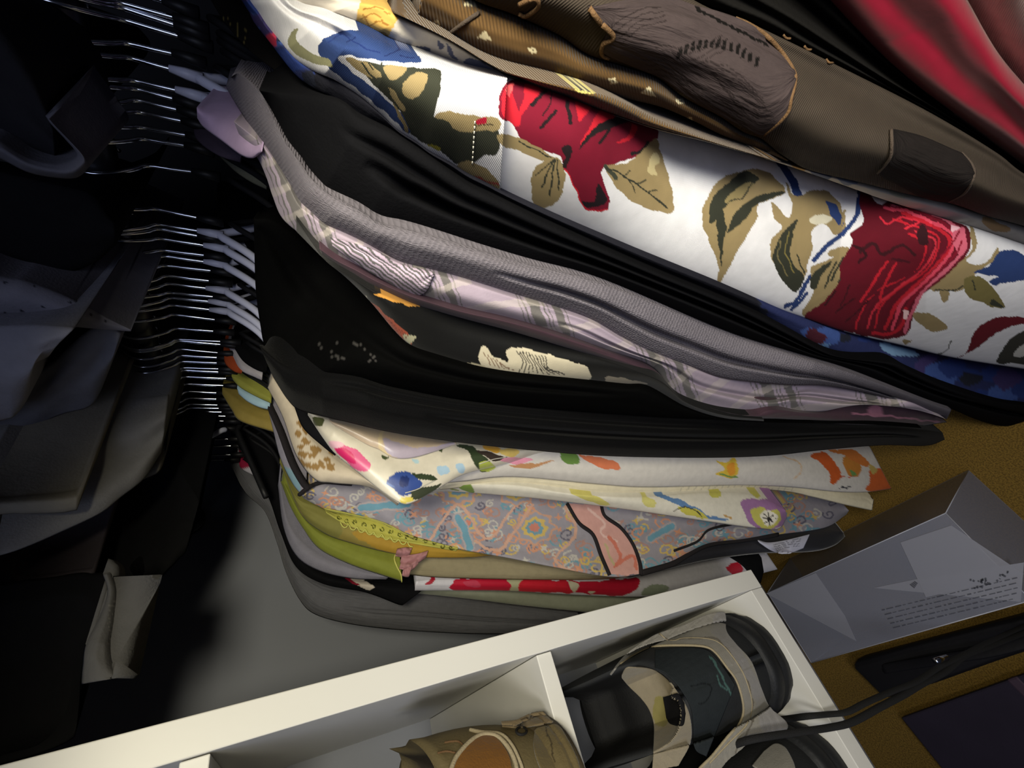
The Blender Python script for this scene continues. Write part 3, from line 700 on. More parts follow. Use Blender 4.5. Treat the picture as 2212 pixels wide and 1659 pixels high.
# body starts under the sleeve hem; the sleeve lies over it
band('shirt_body', [(1040, 158)] + E_flU[11:], [(1020, 384)] + E_flL[15:], (222, 221, 224), ops, mat=twill, parent=g, w=0.055, off=0.004, dmax=0.03, res=2.3, bulge=0.016, rip=0.0012, nrip=1.2, seed=18)
band('sleeve', E_flU[:11] + [(1096, 167)], E_flL[:16] + [(1080, 416)], (222, 220, 222), ops, mat=twill, parent=g, w=0.05, off=-0.002, dmax=0.03, res=2.3, bulge=0.017, rip=0.003, nrip=1.3, seed=19,
     folds=[(0.22, 0.10, 0.008, 0.0, 0.42)])
M_stitch = material('white_thread', (178, 174, 162), 0.8)
sv = [k for k in BVH if k.startswith('sleeve')][-1]
for k in range(9):
    f0, f1 = k / 9.0, (k + 0.55) / 9.0
    a = np.array([(1026, 262)]) * (1 - f0) + np.array([(1020, 360)]) * f0; b = np.array([(1026, 262)]) * (1 - f1) + np.array([(1020, 360)]) * f1
    cord('hem_stitch', [tuple(a[0]), tuple(b[0])], 0.0003, M_stitch, [sv], bpy.data.objects[sv], 0.0004, n=5, num=4)

# blue and violet print peeking out under it
rb = np.random.RandomState(4); bops = []
for k in range(90):
    t = rb.rand(); i = rb.randint(0, len(E_bluL) - 1); a = np.array(E_bluL[i]) + rb.uniform(0, 1) * (np.array(E_bluL[i + 1]) - np.array(E_bluL[i])); a = a - np.array([0, rb.uniform(0, 60)])
    c = [(40, 54, 104), (60, 80, 134), (86, 116, 154), (40, 40, 66), (60, 52, 92), (36, 38, 48)][rb.randint(6)]
    rr = rb.uniform(12, 34); bops.append(('p', [a + rr * np.array([math.cos(th) * 1.3, math.sin(th) * 0.8]) * rb.uniform(0.6, 1.1) for th in np.linspace(0, 5.5, 7)], c))
bops += [('p', [(575, 78), (590, 74), (598, 98), (585, 96)], (170, 50, 72)), ('p', Z4([(1590, 280), (1680, 300), (1760, 330), (1700, 340), (1620, 325)]), (110, 140, 170)), ('p', Z4([(1290, 220), (1360, 250), (1330, 290), (1270, 260)]), (70, 34, 44))]
def gap_shade(x, y, col):  # shade of the gap under the rose shirt, painted over the print
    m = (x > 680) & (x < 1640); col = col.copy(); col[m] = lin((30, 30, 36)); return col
bops.append(('f', gap_shade))
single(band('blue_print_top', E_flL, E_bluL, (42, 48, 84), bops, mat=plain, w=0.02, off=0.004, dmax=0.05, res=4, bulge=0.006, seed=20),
       'top with a blue and violet painterly print just below the white rose shirt', 'top')

# black pair of folds
single(band('black_jersey_dress', [(560, 195)] + E_bluL[7:], E_gryU + [(2106, 905), (2160, 920), (2196, 915), (2206, 895)], (17, 17, 19), mat=plain, w=0.05, off=0.004, dmax=0.08, res=5, bulge=0.010,
            folds=[([(0, .45), (.3, .5), (1, .45)], 0.07, 0.022, 0.15, 1.0), (0.25, 0.06, 0.010, 0.1, 0.9)], seed=21),
       'plain black jersey dress between blue print and grey knit', 'dress')

# grey knit
knit = cloth('knit', 0.9, 1.4, 0.95, 0.0, 0.1)
g = garment('grey_knit_cardigan', 'soft grey knit cardigan with long rounded shoulder', 'cardigan')
band('knit_body', [(500, 166), (515, 158), (534, 170), (560, 194)] + E_gryU, [(498, 168), (490, 182)] + E_gryL, (114, 109, 116), mat=knit, parent=g, w=0.045, off=0.004, dmax=0.07, res=3.5, bulge=0.014,
     folds=[([(0, 0.5), (0.3, .55), (0.5, .50), (0.8, .62), (1, 0.8)], 0.06, 0.016, 0.42, 0.98)], seed=22)

# lilac plaid shirt
def plaid(x, y, col):
    w1 = 0.35 * x + 0.94 * y; l1 = 0.94 * x - 0.35 * y
    k = (l1 / 205.0) % 1.0
    st = np.zeros(len(x), bool)
    for a, b in ((0.02, 0.03), (0.06, 0.075), (0.11, 0.22), (0.25, 0.265), (0.29, 0.30), (0.34, 0.42), (0.45, 0.46)): st |= (k > a) & (k < b)
    out = col.copy(); out[st] = lin((104, 100, 98))
    m2 = (((w1 + 30 * np.sin(l1 / 90)) / 64.0) % 1.0) > 0.74; out[m2] = out[m2] * 0.62 + 0.38 * lin((196, 186, 176))
    return out
g = garment('plaid_shirt', 'lilac and grey plaid shirt with wavy hem under the grey knit', 'shirt')
band('shirt_body', [(505, 262)] + E_gryL[2:], [(520, 300)] + E_plL, (160, 146, 160), [('f', plaid)], mat=fine, parent=g, w=0.03, off=0.006, dmax=0.06, res=2.6, bulge=0.009, rip=0.004, nrip=1.6, seed=23,
     folds=[([(0, .5), (.6, .5), (1, .4)], 0.08, 0.010, 0.5, 1.0)])
pb = [k for k in BVH if k.startswith('shirt_body')][-1]
cu = patch('pocket_flap', [(715, 512), (790, 534), (860, 566), (936, 590)], [(720, 530), (790, 580), (880, 630), (916, 632), (936, 594)], (150, 142, 146),
           [pb], 0.003, [('f', lambda x, y, c: np.where((((0.6 * x - 0.8 * y) / 7.0) % 1.0)[:, None] > 0.5, lin((86, 84, 84)), lin((178, 160, 178))))], fine, g, res=2.2, rip=0.0008)
tag(cu, 'diagonally striped cuff turned up on the sleeve')
col_ = band('collar', [(425, 232), (450, 222), (490, 214), (520, 235), (556, 300), (566, 328)], [(426, 255), (440, 275), (480, 305), (520, 335), (545, 342), (562, 332)], (184, 160, 190), mat=fine, parent=g,
            table=[(400, .36), (480, .315), (600, .25)], w=0.01, res=4, bulge=0.012, seed=24, backx=0.40)

single(band('mauve_print_top', E_plL[5:], E_mvL, (66, 46, 55), [('p', Z4([(1430, 560), (1600, 530), (1760, 560), (1880, 620), (1700, 640), (1500, 610)]), (62, 44, 54)), ('p', Z4([(1540, 560), (1590, 555), (1600, 590), (1550, 600)]), (150, 100, 120)), ('l', Z4([(1470, 585), (1640, 600), (1850, 625)]), 4, (140, 92, 110))],
            mat=fine, w=0.02, off=0.006, dmax=0.05, res=4, bulge=0.006, seed=25), 'dusky mauve printed top showing as a thin strip below the plaid shirt', 'top')

fl = [('p', Z3([(1280, 495), (1310, 510), (1340, 545), (1395, 560), (1385, 520), (1440, 500), (1560, 530), (1650, 555), (1740, 590), (1740, 640), (1600, 632), (1420, 615), (1290, 590), (1270, 540)]), (196, 186, 160)),
      ('p', Z3([(800, 300), (880, 370), (960, 440), (985, 480), (960, 488), (900, 430), (830, 345)]), (176, 84, 58)), ('l', Z3([(780, 280), (820, 340), (840, 360)]), 4, (200, 192, 168)), ('p', Z3([(940, 450), (995, 452), (965, 490)]), (190, 184, 150)),
      ('p', Z3([(810, 270), (900, 278), (1030, 322), (940, 315)]), (190, 136, 60)), ('p', Z3([(1820, 625), (1900, 635), (2000, 660), (1840, 655)]), (150, 140, 120)), ('p', Z3([(1190, 565), (1290, 580), (1280, 592)]), (180, 170, 140))]
for k in range(10):
    fl.append(('l', Z3([(1430 + 14 * k, 515 + 3 * k), (1460 + 12 * k, 560 + 3 * k), (1440 + 22 * k, 610 + k)]), 2.2, (70, 66, 58)))
for k in range(6): fl.append(('l', Z3([(1290 + 18 * k, 520 + 12 * k), (1320 + 20 * k, 580 + 4 * k)]), 1.8, (120, 96, 76)))
for k in range(12): fl.append(('l', Z3([(830 + 11 * k, 340 + 11 * k), (838 + 11 * k, 352 + 9 * k)]), 2.0, (110, 36, 30)))
single(band('black_print_blouse', [(640, 470)] + E_mvL[:10] + [(1480, 868), (1560, 896), (1650, 906)], E_prL, (8, 8, 8), fl, mat=fine, w=0.03, off=0.004, dmax=0.03, res=2.6, bulge=0.008, seed=26),
       'black blouse with cream and rust botanical print behind the plaid shirt', 'blouse')

# black cardigan with speckle, then velvet
sp = []
for x, y in ((660, 480), (655, 545), (640, 520), (735, 490), (745, 510), (735, 550), (790, 530), (815, 545), (590, 495), (670, 552), (760, 500), (800, 560)):
    for k in range(3):
        a = np.array(Z3([(x + rb.uniform(-14, 14), y + rb.uniform(-12, 12))])[0]); b_ = a + rb.uniform(-7, 7, 2); sp.append(('l', [a, b_], 2.0, (62, 60, 58)))
single(band('black_cardigan', [(548, 470), (600, 480)] + E_prL[1:] + [(1780, 914), (1900, 917), (1990, 924)], [(549, 520), (552, 620), (562, 700), (575, 752)] + E_vvU[1:12], (7, 7, 7), sp, mat=plain, w=0.06, off=0.010, dmax=0.08, res=5, bulge=0.012, seed=27,
            folds=[(0.35, 0.1, 0.006, 0, .6)]),
       'large black cardigan with faint pale speckles at its shoulder', 'cardigan')
velvet = cloth('noise', 0.5, 2.5, 0.8, 0.02, 0.05)
single(band('velvet_dress', E_vvU, E_vvL, (11, 11, 12), mat=velvet, w=0.05, off=0.004, dmax=0.08, res=4, bulge=0.014, rip=0.003, nrip=2.2, seed=28,
            folds=[([(0, .5), (.4, .52), (1, .45)], 0.06, 0.014, 0.25, 0.97), (0.2, 0.05, 0.006, 0.1, 0.7)]),
       'black velvet dress with soft pile sheen above the cream florals', 'dress')

# ---------------------------------------------------------------- far group
blk = M_blackpl
def far(name, U, L, base, y, w=0.03, **k): return band(name, U, L, base, plane=('Y', y), w=w, **k)

# cream blouse with painterly flowers: sleeve in front, long body behind
flo = [('p', Z3([(640, 930), (700, 925), (760, 960), (800, 1010), (770, 1040), (700, 1000)]), (222, 96, 140)), ('p', Z3([(650, 935), (700, 940), (740, 1000), (690, 990)]), (206, 40, 100)), ('p', Z3([(620, 905), (690, 920), (640, 940)]), (226, 180, 190)),
       ('p', Z3([(870, 1080), (910, 1040), (960, 1040), (1010, 1070), (1020, 1100), (980, 1130), (930, 1140), (900, 1110)]), (52, 76, 142)), ('p', Z3([(930, 1060), (970, 1065), (960, 1100), (930, 1100)]), (30, 46, 100)), ('l', Z3([(870, 1085), (900, 1100)]), 5, (90, 120, 180)),
       ('p', Z3([(980, 1045), (1050, 1050), (1090, 1070), (1030, 1075)]), (50, 62, 40)), ('p', Z3([(980, 1120), (1060, 1100), (1110, 1090), (1050, 1140), (990, 1160)]), (60, 66, 50)), ('p', Z3([(930, 1150), (980, 1150), (985, 1168), (940, 1172)]), (214, 196, 90)),
       ('p', Z3([(1170, 920), (1240, 930), (1290, 970), (1330, 1010), (1290, 1040), (1250, 1010), (1230, 960)]), (54, 66, 42)), ('p', Z3([(1270, 1000), (1320, 995), (1340, 1025), (1280, 1035)]), (176, 186, 80)), ('p', Z3([(1260, 945), (1340, 960), (1380, 980), (1330, 990)]), (60, 50, 44)), ('p', Z3([(1360, 990), (1420, 975), (1500, 985), (1440, 1005)]), (226, 150, 170)),
       ('p', Z3([(1090, 1020), (1130, 1010), (1140, 1040), (1100, 1050)]), (168, 196, 214)), ('p', Z3([(1170, 1010), (1200, 1005), (1205, 1040), (1180, 1040)]), (168, 196, 214)), ('p', Z3([(555, 800), (600, 810), (590, 840), (560, 835)]), (80, 84, 50)), ('p', Z3([(980, 985), (1010, 990), (1000, 1005)]), (176, 204, 210)),
       ('p', Z3([(850, 965), (880, 975), (860, 985)]), (70, 80, 50)), ('p', Z3([(1090, 935), (1115, 940), (1110, 955)]), (70, 80, 50)),
       # body flowers
       ('p', Z3([(1620, 955), (1690, 965), (1700, 1000), (1650, 1005)]), (106, 140, 66)), ('p', Z3([(1700, 965), (1780, 975), (1850, 990), (1880, 1025), (1820, 1028), (1750, 1000)]), (216, 124, 84)), ('p', Z3([(1290, 920), (1360, 935), (1350, 955), (1300, 945)]), (224, 170, 60)), ('p', Z3([(1360, 940), (1440, 945), (1420, 975), (1370, 965)]), (226, 196, 110)), ('p', Z3([(1400, 1010), (1520, 1000), (1600, 990), (1480, 1025)]), (190, 140, 96)),
       ('p', Z4([(880, 785), (920, 800), (960, 780), (980, 830), (950, 865), (880, 848), (920, 830)]), (220, 186, 66)), ('p', Z4([(930, 810), (960, 800), (965, 840), (940, 850)]), (222, 150, 50)), ('l', Z4([(900, 850), (970, 862)]), 4, (120, 150, 80)), ('l', Z4([(1170, 770), (1240, 800), (1245, 840), (1220, 865)]), 3, (214, 184, 150)),
       ('p', Z4([(1290, 765), (1350, 755), (1390, 790), (1420, 850), (1400, 885), (1375, 885), (1370, 840), (1330, 800)]), (204, 92, 34)), ('p', Z4([(1430, 780), (1480, 770), (1510, 830), (1490, 860), (1450, 850)]), (200, 130, 50)), ('p', Z4([(1370, 745), (1480, 745), (1540, 800), (1520, 815), (1440, 770)]), (206, 120, 50)), ('p', Z4([(1550, 825), (1620, 840), (1650, 915), (1590, 925), (1530, 920), (1545, 880)]), (206, 98, 40)), ('l', Z4([(1420, 858), (1480, 862)]), 2.5, (190, 80, 50)),
       ('l', Z4([(1415, 910), (1460, 905)]), 2, (50, 52, 60)), ('l', Z4([(1425, 900), (1445, 912)]), 2, (50, 52, 60)), ('p', Z4([(1460, 830), (1490, 850), (1470, 860)]), (110, 150, 80)), ('p', Z4([(1540, 800), (1580, 830), (1560, 850)]), (196, 170, 90))]
g = garment('painted_flower_blouse', 'off-white blouse with orange, pink and blue painterly flowers under black velvet', 'blouse')
CW = (216, 208, 188)
far('blouse_body', [(880, 930), (1000, 950), (1150, 968), (1306, 980), (1506, 984), (1656, 980), (1781, 968), (1880, 966)], [(900, 1050), (1000, 1040), (1106, 1030), (1281, 1045), (1381, 1052), (1506, 1050), (1606, 1048), (1706, 1052), (1806, 1062), (1871, 1063), (1926, 1056)],
    (214, 208, 198), [(1900, 1.0)] and 0.372 or 0.37, w=0.035, ops=flo, mat=fine, parent=g, res=2.6, bulge=0.008, rip=0.003, nrip=1.6, seed=31)
far('sleeve', [(665, 893), (710, 903), (750, 910), (825, 928), (900, 940), (1000, 954), (1150, 970), (1180, 974)], [(665, 897), (700, 950), (725, 981), (775, 1022), (825, 1062), (865, 1087), (892, 1086), (940, 1060), (1000, 1026), (1075, 1006), (1170, 980)],
    CW, 0.345, w=0.012, ops=flo, mat=satin, parent=g, res=2.6, bulge=0.012, rip=0.004, nrip=1.4, seed=32)
sv = [k for k in BVH if k.startswith('sleeve')][-1]
patch('sleeve_lining', [(708, 905), (760, 914), (830, 930), (880, 940), (985, 956)], [(722, 918), (790, 958), (818, 970), (850, 988), (890, 988), (940, 974), (985, 958)], (196, 176, 150), [sv], 0.004,
      [('p', [(828, 948), (850, 988), (900, 990), (985, 957), (900, 968)], (176, 164, 176)), ('l', [(826, 930), (820, 962), (836, 980)], 8, (212, 192, 150))], satin, g, res=2.6, bulge=0.006)
cord('hem_stitch', Z3([(950, 1130), (1000, 1115), (1040, 1095), (1080, 1075)]), 0.0005, M_stitch, [sv], g, 0.0005, num=14)
cord('hem_stitch', Z3([(1270, 1005), (1330, 985), (1390, 975)]), 0.0005, M_stitch, [sv], g, 0.0005, num=12)

# twisted cream cotton scarf edge
tw_ops = [('l', [(1480 + 14 * k, 1046), (1470 + 14 * k, 1060)], 2.0, (190, 182, 160)) for k in range(18)]
single(far('cream_cotton_top', [(960, 1040), (1106, 1022), (1281, 1040), (1506, 1043), (1706, 1048), (1806, 1060), (1871, 1066), (1888, 1080)], [(950, 1058), (1106, 1046), (1281, 1066), (1381, 1068), (1506, 1064), (1606, 1056), (1700, 1062), (1756, 1074), (1831, 1092), (1884, 1103)],
           (218, 208, 178), 0.390, w=0.012, ops=tw_ops, mat=crinkle, res=2.6, bulge=0.008, rip=0.003, nrip=3, seed=33), 'thin cream crinkled cotton top with twisted hem', 'top')

pf = [('p', Z4([(990, 965), (1060, 955), (1160, 960), (1190, 1010), (1185, 1060), (1120, 1090), (1050, 1080), (1010, 1030)]), (160, 116, 160)), ('p', Z4([(1030, 1000), (1080, 990), (1110, 1010), (1150, 1000), (1160, 1050), (1120, 1085), (1060, 1070), (1040, 1030)]), (196, 190, 96)), ('p', Z4([(1075, 1020), (1110, 1005), (1145, 1025), (1135, 1060), (1100, 1070), (1080, 1050)]), (232, 226, 208))]
for a in range(8): pf.append(('l', [np.array(Z4([(1110, 1040)])[0]), np.array(Z4([(1110, 1040)])[0]) + 13 * np.array([math.cos(a * .785), math.sin(a * .785)])], 2.2, (44, 40, 40)))
pf += [('p', Z4([(610, 935), (700, 950), (790, 990), (860, 1030), (940, 1040), (880, 1048), (780, 1010), (680, 965)]), (96, 130, 170)), ('p', Z4([(720, 990), (790, 1000), (850, 1040), (780, 1030), (740, 1015)]), (196, 186, 80)), ('p', Z4([(250, 925), (380, 950), (420, 985), (330, 965)]), (206, 196, 110)), ('p', Z4([(560, 940), (620, 960), (610, 995), (570, 975)]), (208, 200, 120)),
       ('l', Z4([(700, 1010), (760, 990), (820, 1030)]), 2, (60, 60, 50)), ('p', Z4([(855, 915), (900, 915), (900, 945), (860, 945)]), (196, 190, 90)), ('p', Z4([(1020, 925), (1080, 930), (1060, 950)]), (196, 190, 90)), ('p', Z3([(1160, 1080), (1220, 1085), (1250, 1125), (1200, 1120)]), (120, 146, 66)), ('l', Z3([(1100, 1095), (1180, 1120)]), 3, (140, 150, 80)), ('l', Z4([(920, 1028), (945, 1035)]), 5, (190, 150, 90))]
single(far('lilac_flower_blouse', [(890, 1062), (960, 1050), (1106, 1046), (1206, 1062), (1281, 1070), (1381, 1072), (1506, 1062), (1600, 1062), (1660, 1078), (1697, 1102)], [(880, 1075), (960, 1062), (1106, 1072), (1206, 1082), (1356, 1101), (1456, 1116), (1556, 1131), (1631, 1141), (1681, 1143), (1700, 1118)],
           (220, 214, 196), 0.405, w=0.02, ops=pf, mat=fine, res=2.6, bulge=0.010, rip=0.003, nrip=1.6, seed=34), 'white blouse rolled at the hem around a purple and yellow flower', 'blouse')

# cream with brown spots, near the shoulder
sps = [('p', [a + 7 * np.array([math.cos(t) * rb.uniform(.5, 1.4), math.sin(t) * rb.uniform(.5, 1.4)]) for t in np.linspace(0, 5.4, 6)], (150, 118, 70)) for a in [np.array([rb.uniform(640, 720), rb.uniform(910, 1010)]) for _ in range(46)]]
single(far('spotted_cream_blouse', [(590, 815), (640, 884), (658, 925), (700, 968), (775, 1024), (830, 1066), (862, 1088)], [(578, 838), (610, 900), (640, 985), (680, 1036), (720, 1044), (800, 1053), (858, 1092)], (206, 192, 168), 0.40, w=0.015, ops=sps, mat=fine, res=3.5, bulge=0.008, seed=35),
       'cream blouse with tan spots at the shoulder behind the black strap', 'blouse')
st = far('black_strap_top', [(640, 872), (664, 890), (690, 935), (726, 980)], [(636, 880), (655, 925), (698, 965), (724, 985)], (22, 22, 24), 0.35, w=0.006, mat=plain, res=4, bulge=0.004, seed=36, backx=0.42)
single(st, 'narrow black strap top curling in front of the cream blouse', 'top')

# patterned chiffon dress
pc = [(206, 142, 104), (206, 176, 84), (96, 150, 166), (172, 128, 112), (190, 186, 176), (84, 82, 100)]
ro = np.random.RandomState(9); orn = []
def spiral(c, r0, a0, turns, sgn):
    th = np.linspace(0, turns * 2 * math.pi, 14); rr = r0 * (1 - 0.8 * th / th[-1])
    return [(c[0] + r * math.cos(a0 + sgn * t), c[1] + r * 0.8 * math.sin(a0 + sgn * t)) for r, t in zip(rr, th)]
for k in range(420):
    x = ro.uniform(670, 1800); y = 1085 + ro.uniform(-35, 160); orn.append(('l', spiral((x, y), ro.uniform(9, 20), ro.uniform(0, 6), 1.2, ro.choice([-1, 1])), 3.6, pc[ro.randint(6)]))
for k in range(200):
    x = ro.uniform(670, 1800); y = 1085 + ro.uniform(-35, 160); a = np.array([x, y]); rr = ro.uniform(5, 9); th = ro.uniform(0, 3.1)
    orn.append(('p', [a + rr * np.array([math.cos(th + q) * (1.5 if i % 2 else .6), math.sin(th + q) * (1.2 if i % 2 else .5)]) for i, q in enumerate(np.linspace(0, 5.6, 8))], pc[ro.randint(5)]))
for (x, y, r) in ((1115, 1060, 40), (990, 1055, 44), (1155, 1140, 44), (1010, 1130, 30)):
    for i, (rf, c) in enumerate(((1.0, (198, 150, 120)), (0.86, (150, 150, 160)), (0.62, (206, 176, 84)), (0.42, (100, 150, 166)), (0.25, (200, 120, 96)))):
        orn.append(('p', [(x + r * rf * math.cos(t) * (1 + .12 * math.cos(8 * t)), y + .8 * r * rf * math.sin(t) * (1 + .12 * math.cos(8 * t))) for t in np.linspace(0, 6.1, 24)], c))
for pth in (Z3([(760, 1195), (860, 1185), (960, 1180)]), Z3([(1180, 1235), (1210, 1300), (1230, 1370)]), Z4([(600, 1125), (690, 1075)])):
    orn.append(('l', pth, 22, (170, 160, 160))); orn.append(('l', pth, 14, (92, 152, 172)))
for pth in ([(1040, 1360), (1180, 1180), (1300, 1330), (1420, 1190)], [(1500, 1180), (1420, 1300), (1350, 1380), (1250, 1340)], [(1640, 1190), (1690, 1300), (1600, 1420), (1700, 1480)]):
    orn.append(('l', Z3(pth), 6, (206, 160, 134)))
def thin(x, y, col):   # sheer ground shows through the print a little
    return col * 0.85 + 0.15 * lin((168, 162, 166))
S1 = Z4([(238, 975), (290, 1060), (350, 1110), (385, 1200), (422, 1285)]); S2 = Z4([(385, 980), (402, 1030), (470, 1080), (522, 1150), (552, 1230), (558, 1282)])
orn += [('f', thin), ('p', S1 + S2[::-1], (206, 158, 148), False), ('l', Z4([(330, 1000), (400, 1060), (380, 1100), (450, 1140)]), 5, (222, 186, 176)), ('l', Z4([(420, 1120), (470, 1200), (440, 1250), (520, 1200), (540, 1260)]), 7, (204, 120, 100)), ('l', Z4([(400, 1150), (440, 1240)]), 5, (186, 170, 130))]
g = garment('ornate_chiffon_dress', 'sheer grey dress with orange, teal and yellow scroll ornament and black overlocked seams', 'dress')
PLo = [(655, 1076), (685, 1092), (720, 1106), (800, 1122), (850, 1141), (900, 1166), (1000, 1188), (1100, 1206), (1200, 1226), (1315, 1246), (1383, 1240), (1450, 1220), (1481, 1202), (1531, 1177), (1606, 1167), (1681, 1155), (1781, 1140), (1828, 1112)]
far('dress_body', [(655, 1072), (690, 1047), (720, 1040), (800, 1048), (880, 1066), (960, 1056), (1106, 1066), (1206, 1076), (1356, 1094), (1456, 1108), (1556, 1122), (1640, 1128), (1690, 1090), (1715, 1056), (1760, 1060), (1810, 1082), (1834, 1103)], PLo,
    (146, 142, 150), 0.470, w=0.02, ops=orn, mat=fine, parent=g, res=2.2, bulge=0.006, rip=0.006, nrip=1.3, seed=37)
far('shoulder_strap', [(572, 806), (590, 868), (612, 930), (640, 1000), (662, 1040)], [(566, 815), (574, 862), (590, 930), (606, 992), (630, 1042), (654, 1074)], (140, 136, 146), 0.452, w=0.008,
    ops=[('p', [(560, 800), (590, 800), (598, 848), (570, 852)], (196, 90, 84)), ('p', [(610, 1010), (640, 1020), (650, 1060), (625, 1040)], (120, 150, 160))], mat=fine, parent=g, res=3, bulge=0.005, seed=38, backx=0.42)
M_over = material('black_overlock_thread', (34, 30, 32), 0.9, tex='noise', tstr=1.0, tscale=4)
db = 'dress_body'
cord('overlocked_seam', S1, 0.0052, M_over, [db], g, 0.001, flat=0.5, num=34); cord('overlocked_seam', S2, 0.0052, M_over, [db], g, 0.001, flat=0.5, num=34)
ss = 'shoulder_strap'
cord('neck_trim', [(574, 840), (585, 880), (606, 930), (632, 1000), (655, 1042), (668, 1056)], 0.0055, M_over, [ss, db], g, 0.002, flat=0.6, num=40)
cord('neck_trim', [(648, 1068), (668, 1052), (700, 1042), (760, 1046)], 0.0040, M_over, [db, ss], g, 0.002, flat=0.6, num=30)
cord('overlocked_hem', [(1385, 1238), (1450, 1219), (1483, 1200), (1531, 1176), (1606, 1166), (1681, 1154)], 0.0040, M_over, [db], g, 0.0012, flat=0.5, num=40)
cord('overlocked_hem', Z4([(700, 1180), (800, 1140), (850, 1090), (950, 1065)]), 0.0020, M_over, [db], g, 0.0012, flat=0.5, num=30)

# care label, dark slip under the dress
single(far('dark_slip', [(1340, 1238), (1450, 1205), (1531, 1170), (1681, 1150), (1781, 1140), (1822, 1150)], [(1360, 1250), (1450, 1228), (1531, 1210), (1640, 1196), (1750, 1192), (1800, 1180), (1826, 1160)], (32, 33, 40), 0.488, w=0.01, mat=satin, res=4, bulge=0.005, seed=39),
       'dark navy slip whose hem shows below the ornate dress', 'slip')
q0 = atY(np.array([(1637, 1167), (1680, 1168), (1748, 1155), (1735, 1178), (1690, 1196), (1655, 1188)], float), 0.468)
M_paper = material('white_label', (206, 206, 222), 0.7)
cl = patch('care_label', [(1636, 1166), (1660, 1172), (1700, 1166), (1749, 1154)], [(1640, 1172), (1668, 1190), (1700, 1196), (1735, 1184)], (204, 204, 220), [[k for k in BVH if k == 'dark_slip'][0], db], 0.006,
           [('l', [(1670 + 3 * j, 1176 + 4 * j), (1730 - 2 * j, 1164 + 4.5 * j)], 1.3, (130, 130, 142)) for j in range(4)], cloth('noise', 0.1, 1, 0.7, 0, 0.2), g, res=2, bulge=0.004)
tag(cl, 'white care label with lines of small print')

# yellow and lime tops
g = garment('yellow_lace_top', 'olive yellow top with lime crochet lace edging below the ornate dress', 'top')
far('top_body', [(604, 1000), (640, 1072), (685, 1090), (720, 1104), (800, 1120), (850, 1139), (900, 1163), (1000, 1186), (1062, 1196)], [(612, 1020), (650, 1110), (700, 1152), (760, 1174), (830, 1192), (900, 1204), (1000, 1205), (1062, 1200)], (140, 126, 62), 0.500, w=0.01,
    ops=[('p', [(760, 1150), (850, 1150), (1000, 1190), (1070, 1200), (900, 1206), (830, 1192)], (166, 132, 46)), ('p', [(600, 1000), (700, 1080), (740, 1150), (680, 1150)], (124, 120, 60))], mat=fine, parent=g, res=3, bulge=0.006, rip=0.004, seed=40)
lc = []
for k in range(15):
    f = k / 14.0; a = np.array([(725 + 262 * f, 1112 + 70 * f)])[0]
    lc += [('l', spiral(a + (6, 7), 6, k, 0.9, 1), 2.0, (70, 74, 30))]
tp = [k for k in BVH if k.startswith('top_body')][-1]
tag(patch('crochet_lace', [(700, 1098), (760, 1110), (830, 1130), (890, 1158), (990, 1184)], [(705, 1108), (745, 1132), (820, 1160), (880, 1172), (985, 1190)], (176, 172, 86), [tp, db], 0.002, lc, plain, g, res=2.2, rip=0.0008), 'lime crochet lace with tiny loops')
M_lime = material('lime_yarn', (186, 184, 96), 0.9, tex='noise', tstr=0.5, tscale=3)
scal = []
for k in range(9):
    x0 = 735 + 18 * k; y0 = 1128 + 5.2 * k; scal += [(x0, y0), (x0 + 6, y0 + 10), (x0 + 13, y0 + 11)]
cord('scalloped_edge', scal, 0.0008, M_lime, [tp, 'crochet_lace'], g, 0.002, num=80)
g = garment('lime_ruffle_top', 'lime green top with a folded dusty pink ruffle at its edge', 'top')
far('top_body', [(618, 1050), (650, 1110), (690, 1146), (760, 1170), (830, 1186), (862, 1182)], [(606, 1040), (628, 1096), (655, 1142), (690, 1186), (755, 1219), (825, 1243), (869, 1257)], (124, 130, 48), 0.515, w=0.008, mat=fine, parent=g, res=3.5, bulge=0.008, rip=0.004, seed=41)
tl = [k for k in BVH if k.startswith('top_body')][-1]
for j, (a, b, c) in enumerate((((858, 1186), (890, 1184), 0), ((868, 1200), (925, 1190), 1), ((866, 1214), (908, 1204), 2), ((872, 1228), (892, 1218), 3))):
    patch('ruffle_fold', [a, ((a[0] + b[0]) / 2, a[1] - 3), b], [(a[0] - 4, a[1] + 15), ((a[0] + b[0]) / 2, a[1] + 18), (b[0] - 6, b[1] + 15)], (166, 118, 120), [tl, tp], 0.003 + 0.001 * j, [], fine, g, res=2.5, rip=0.002, seed=50 + j, bulge=0.003)
cord('picot_edge', [(862, 1184), (852, 1205), (858, 1225), (866, 1240), (868, 1257)], 0.0009, M_lime, [tl], g, 0.001, num=20)

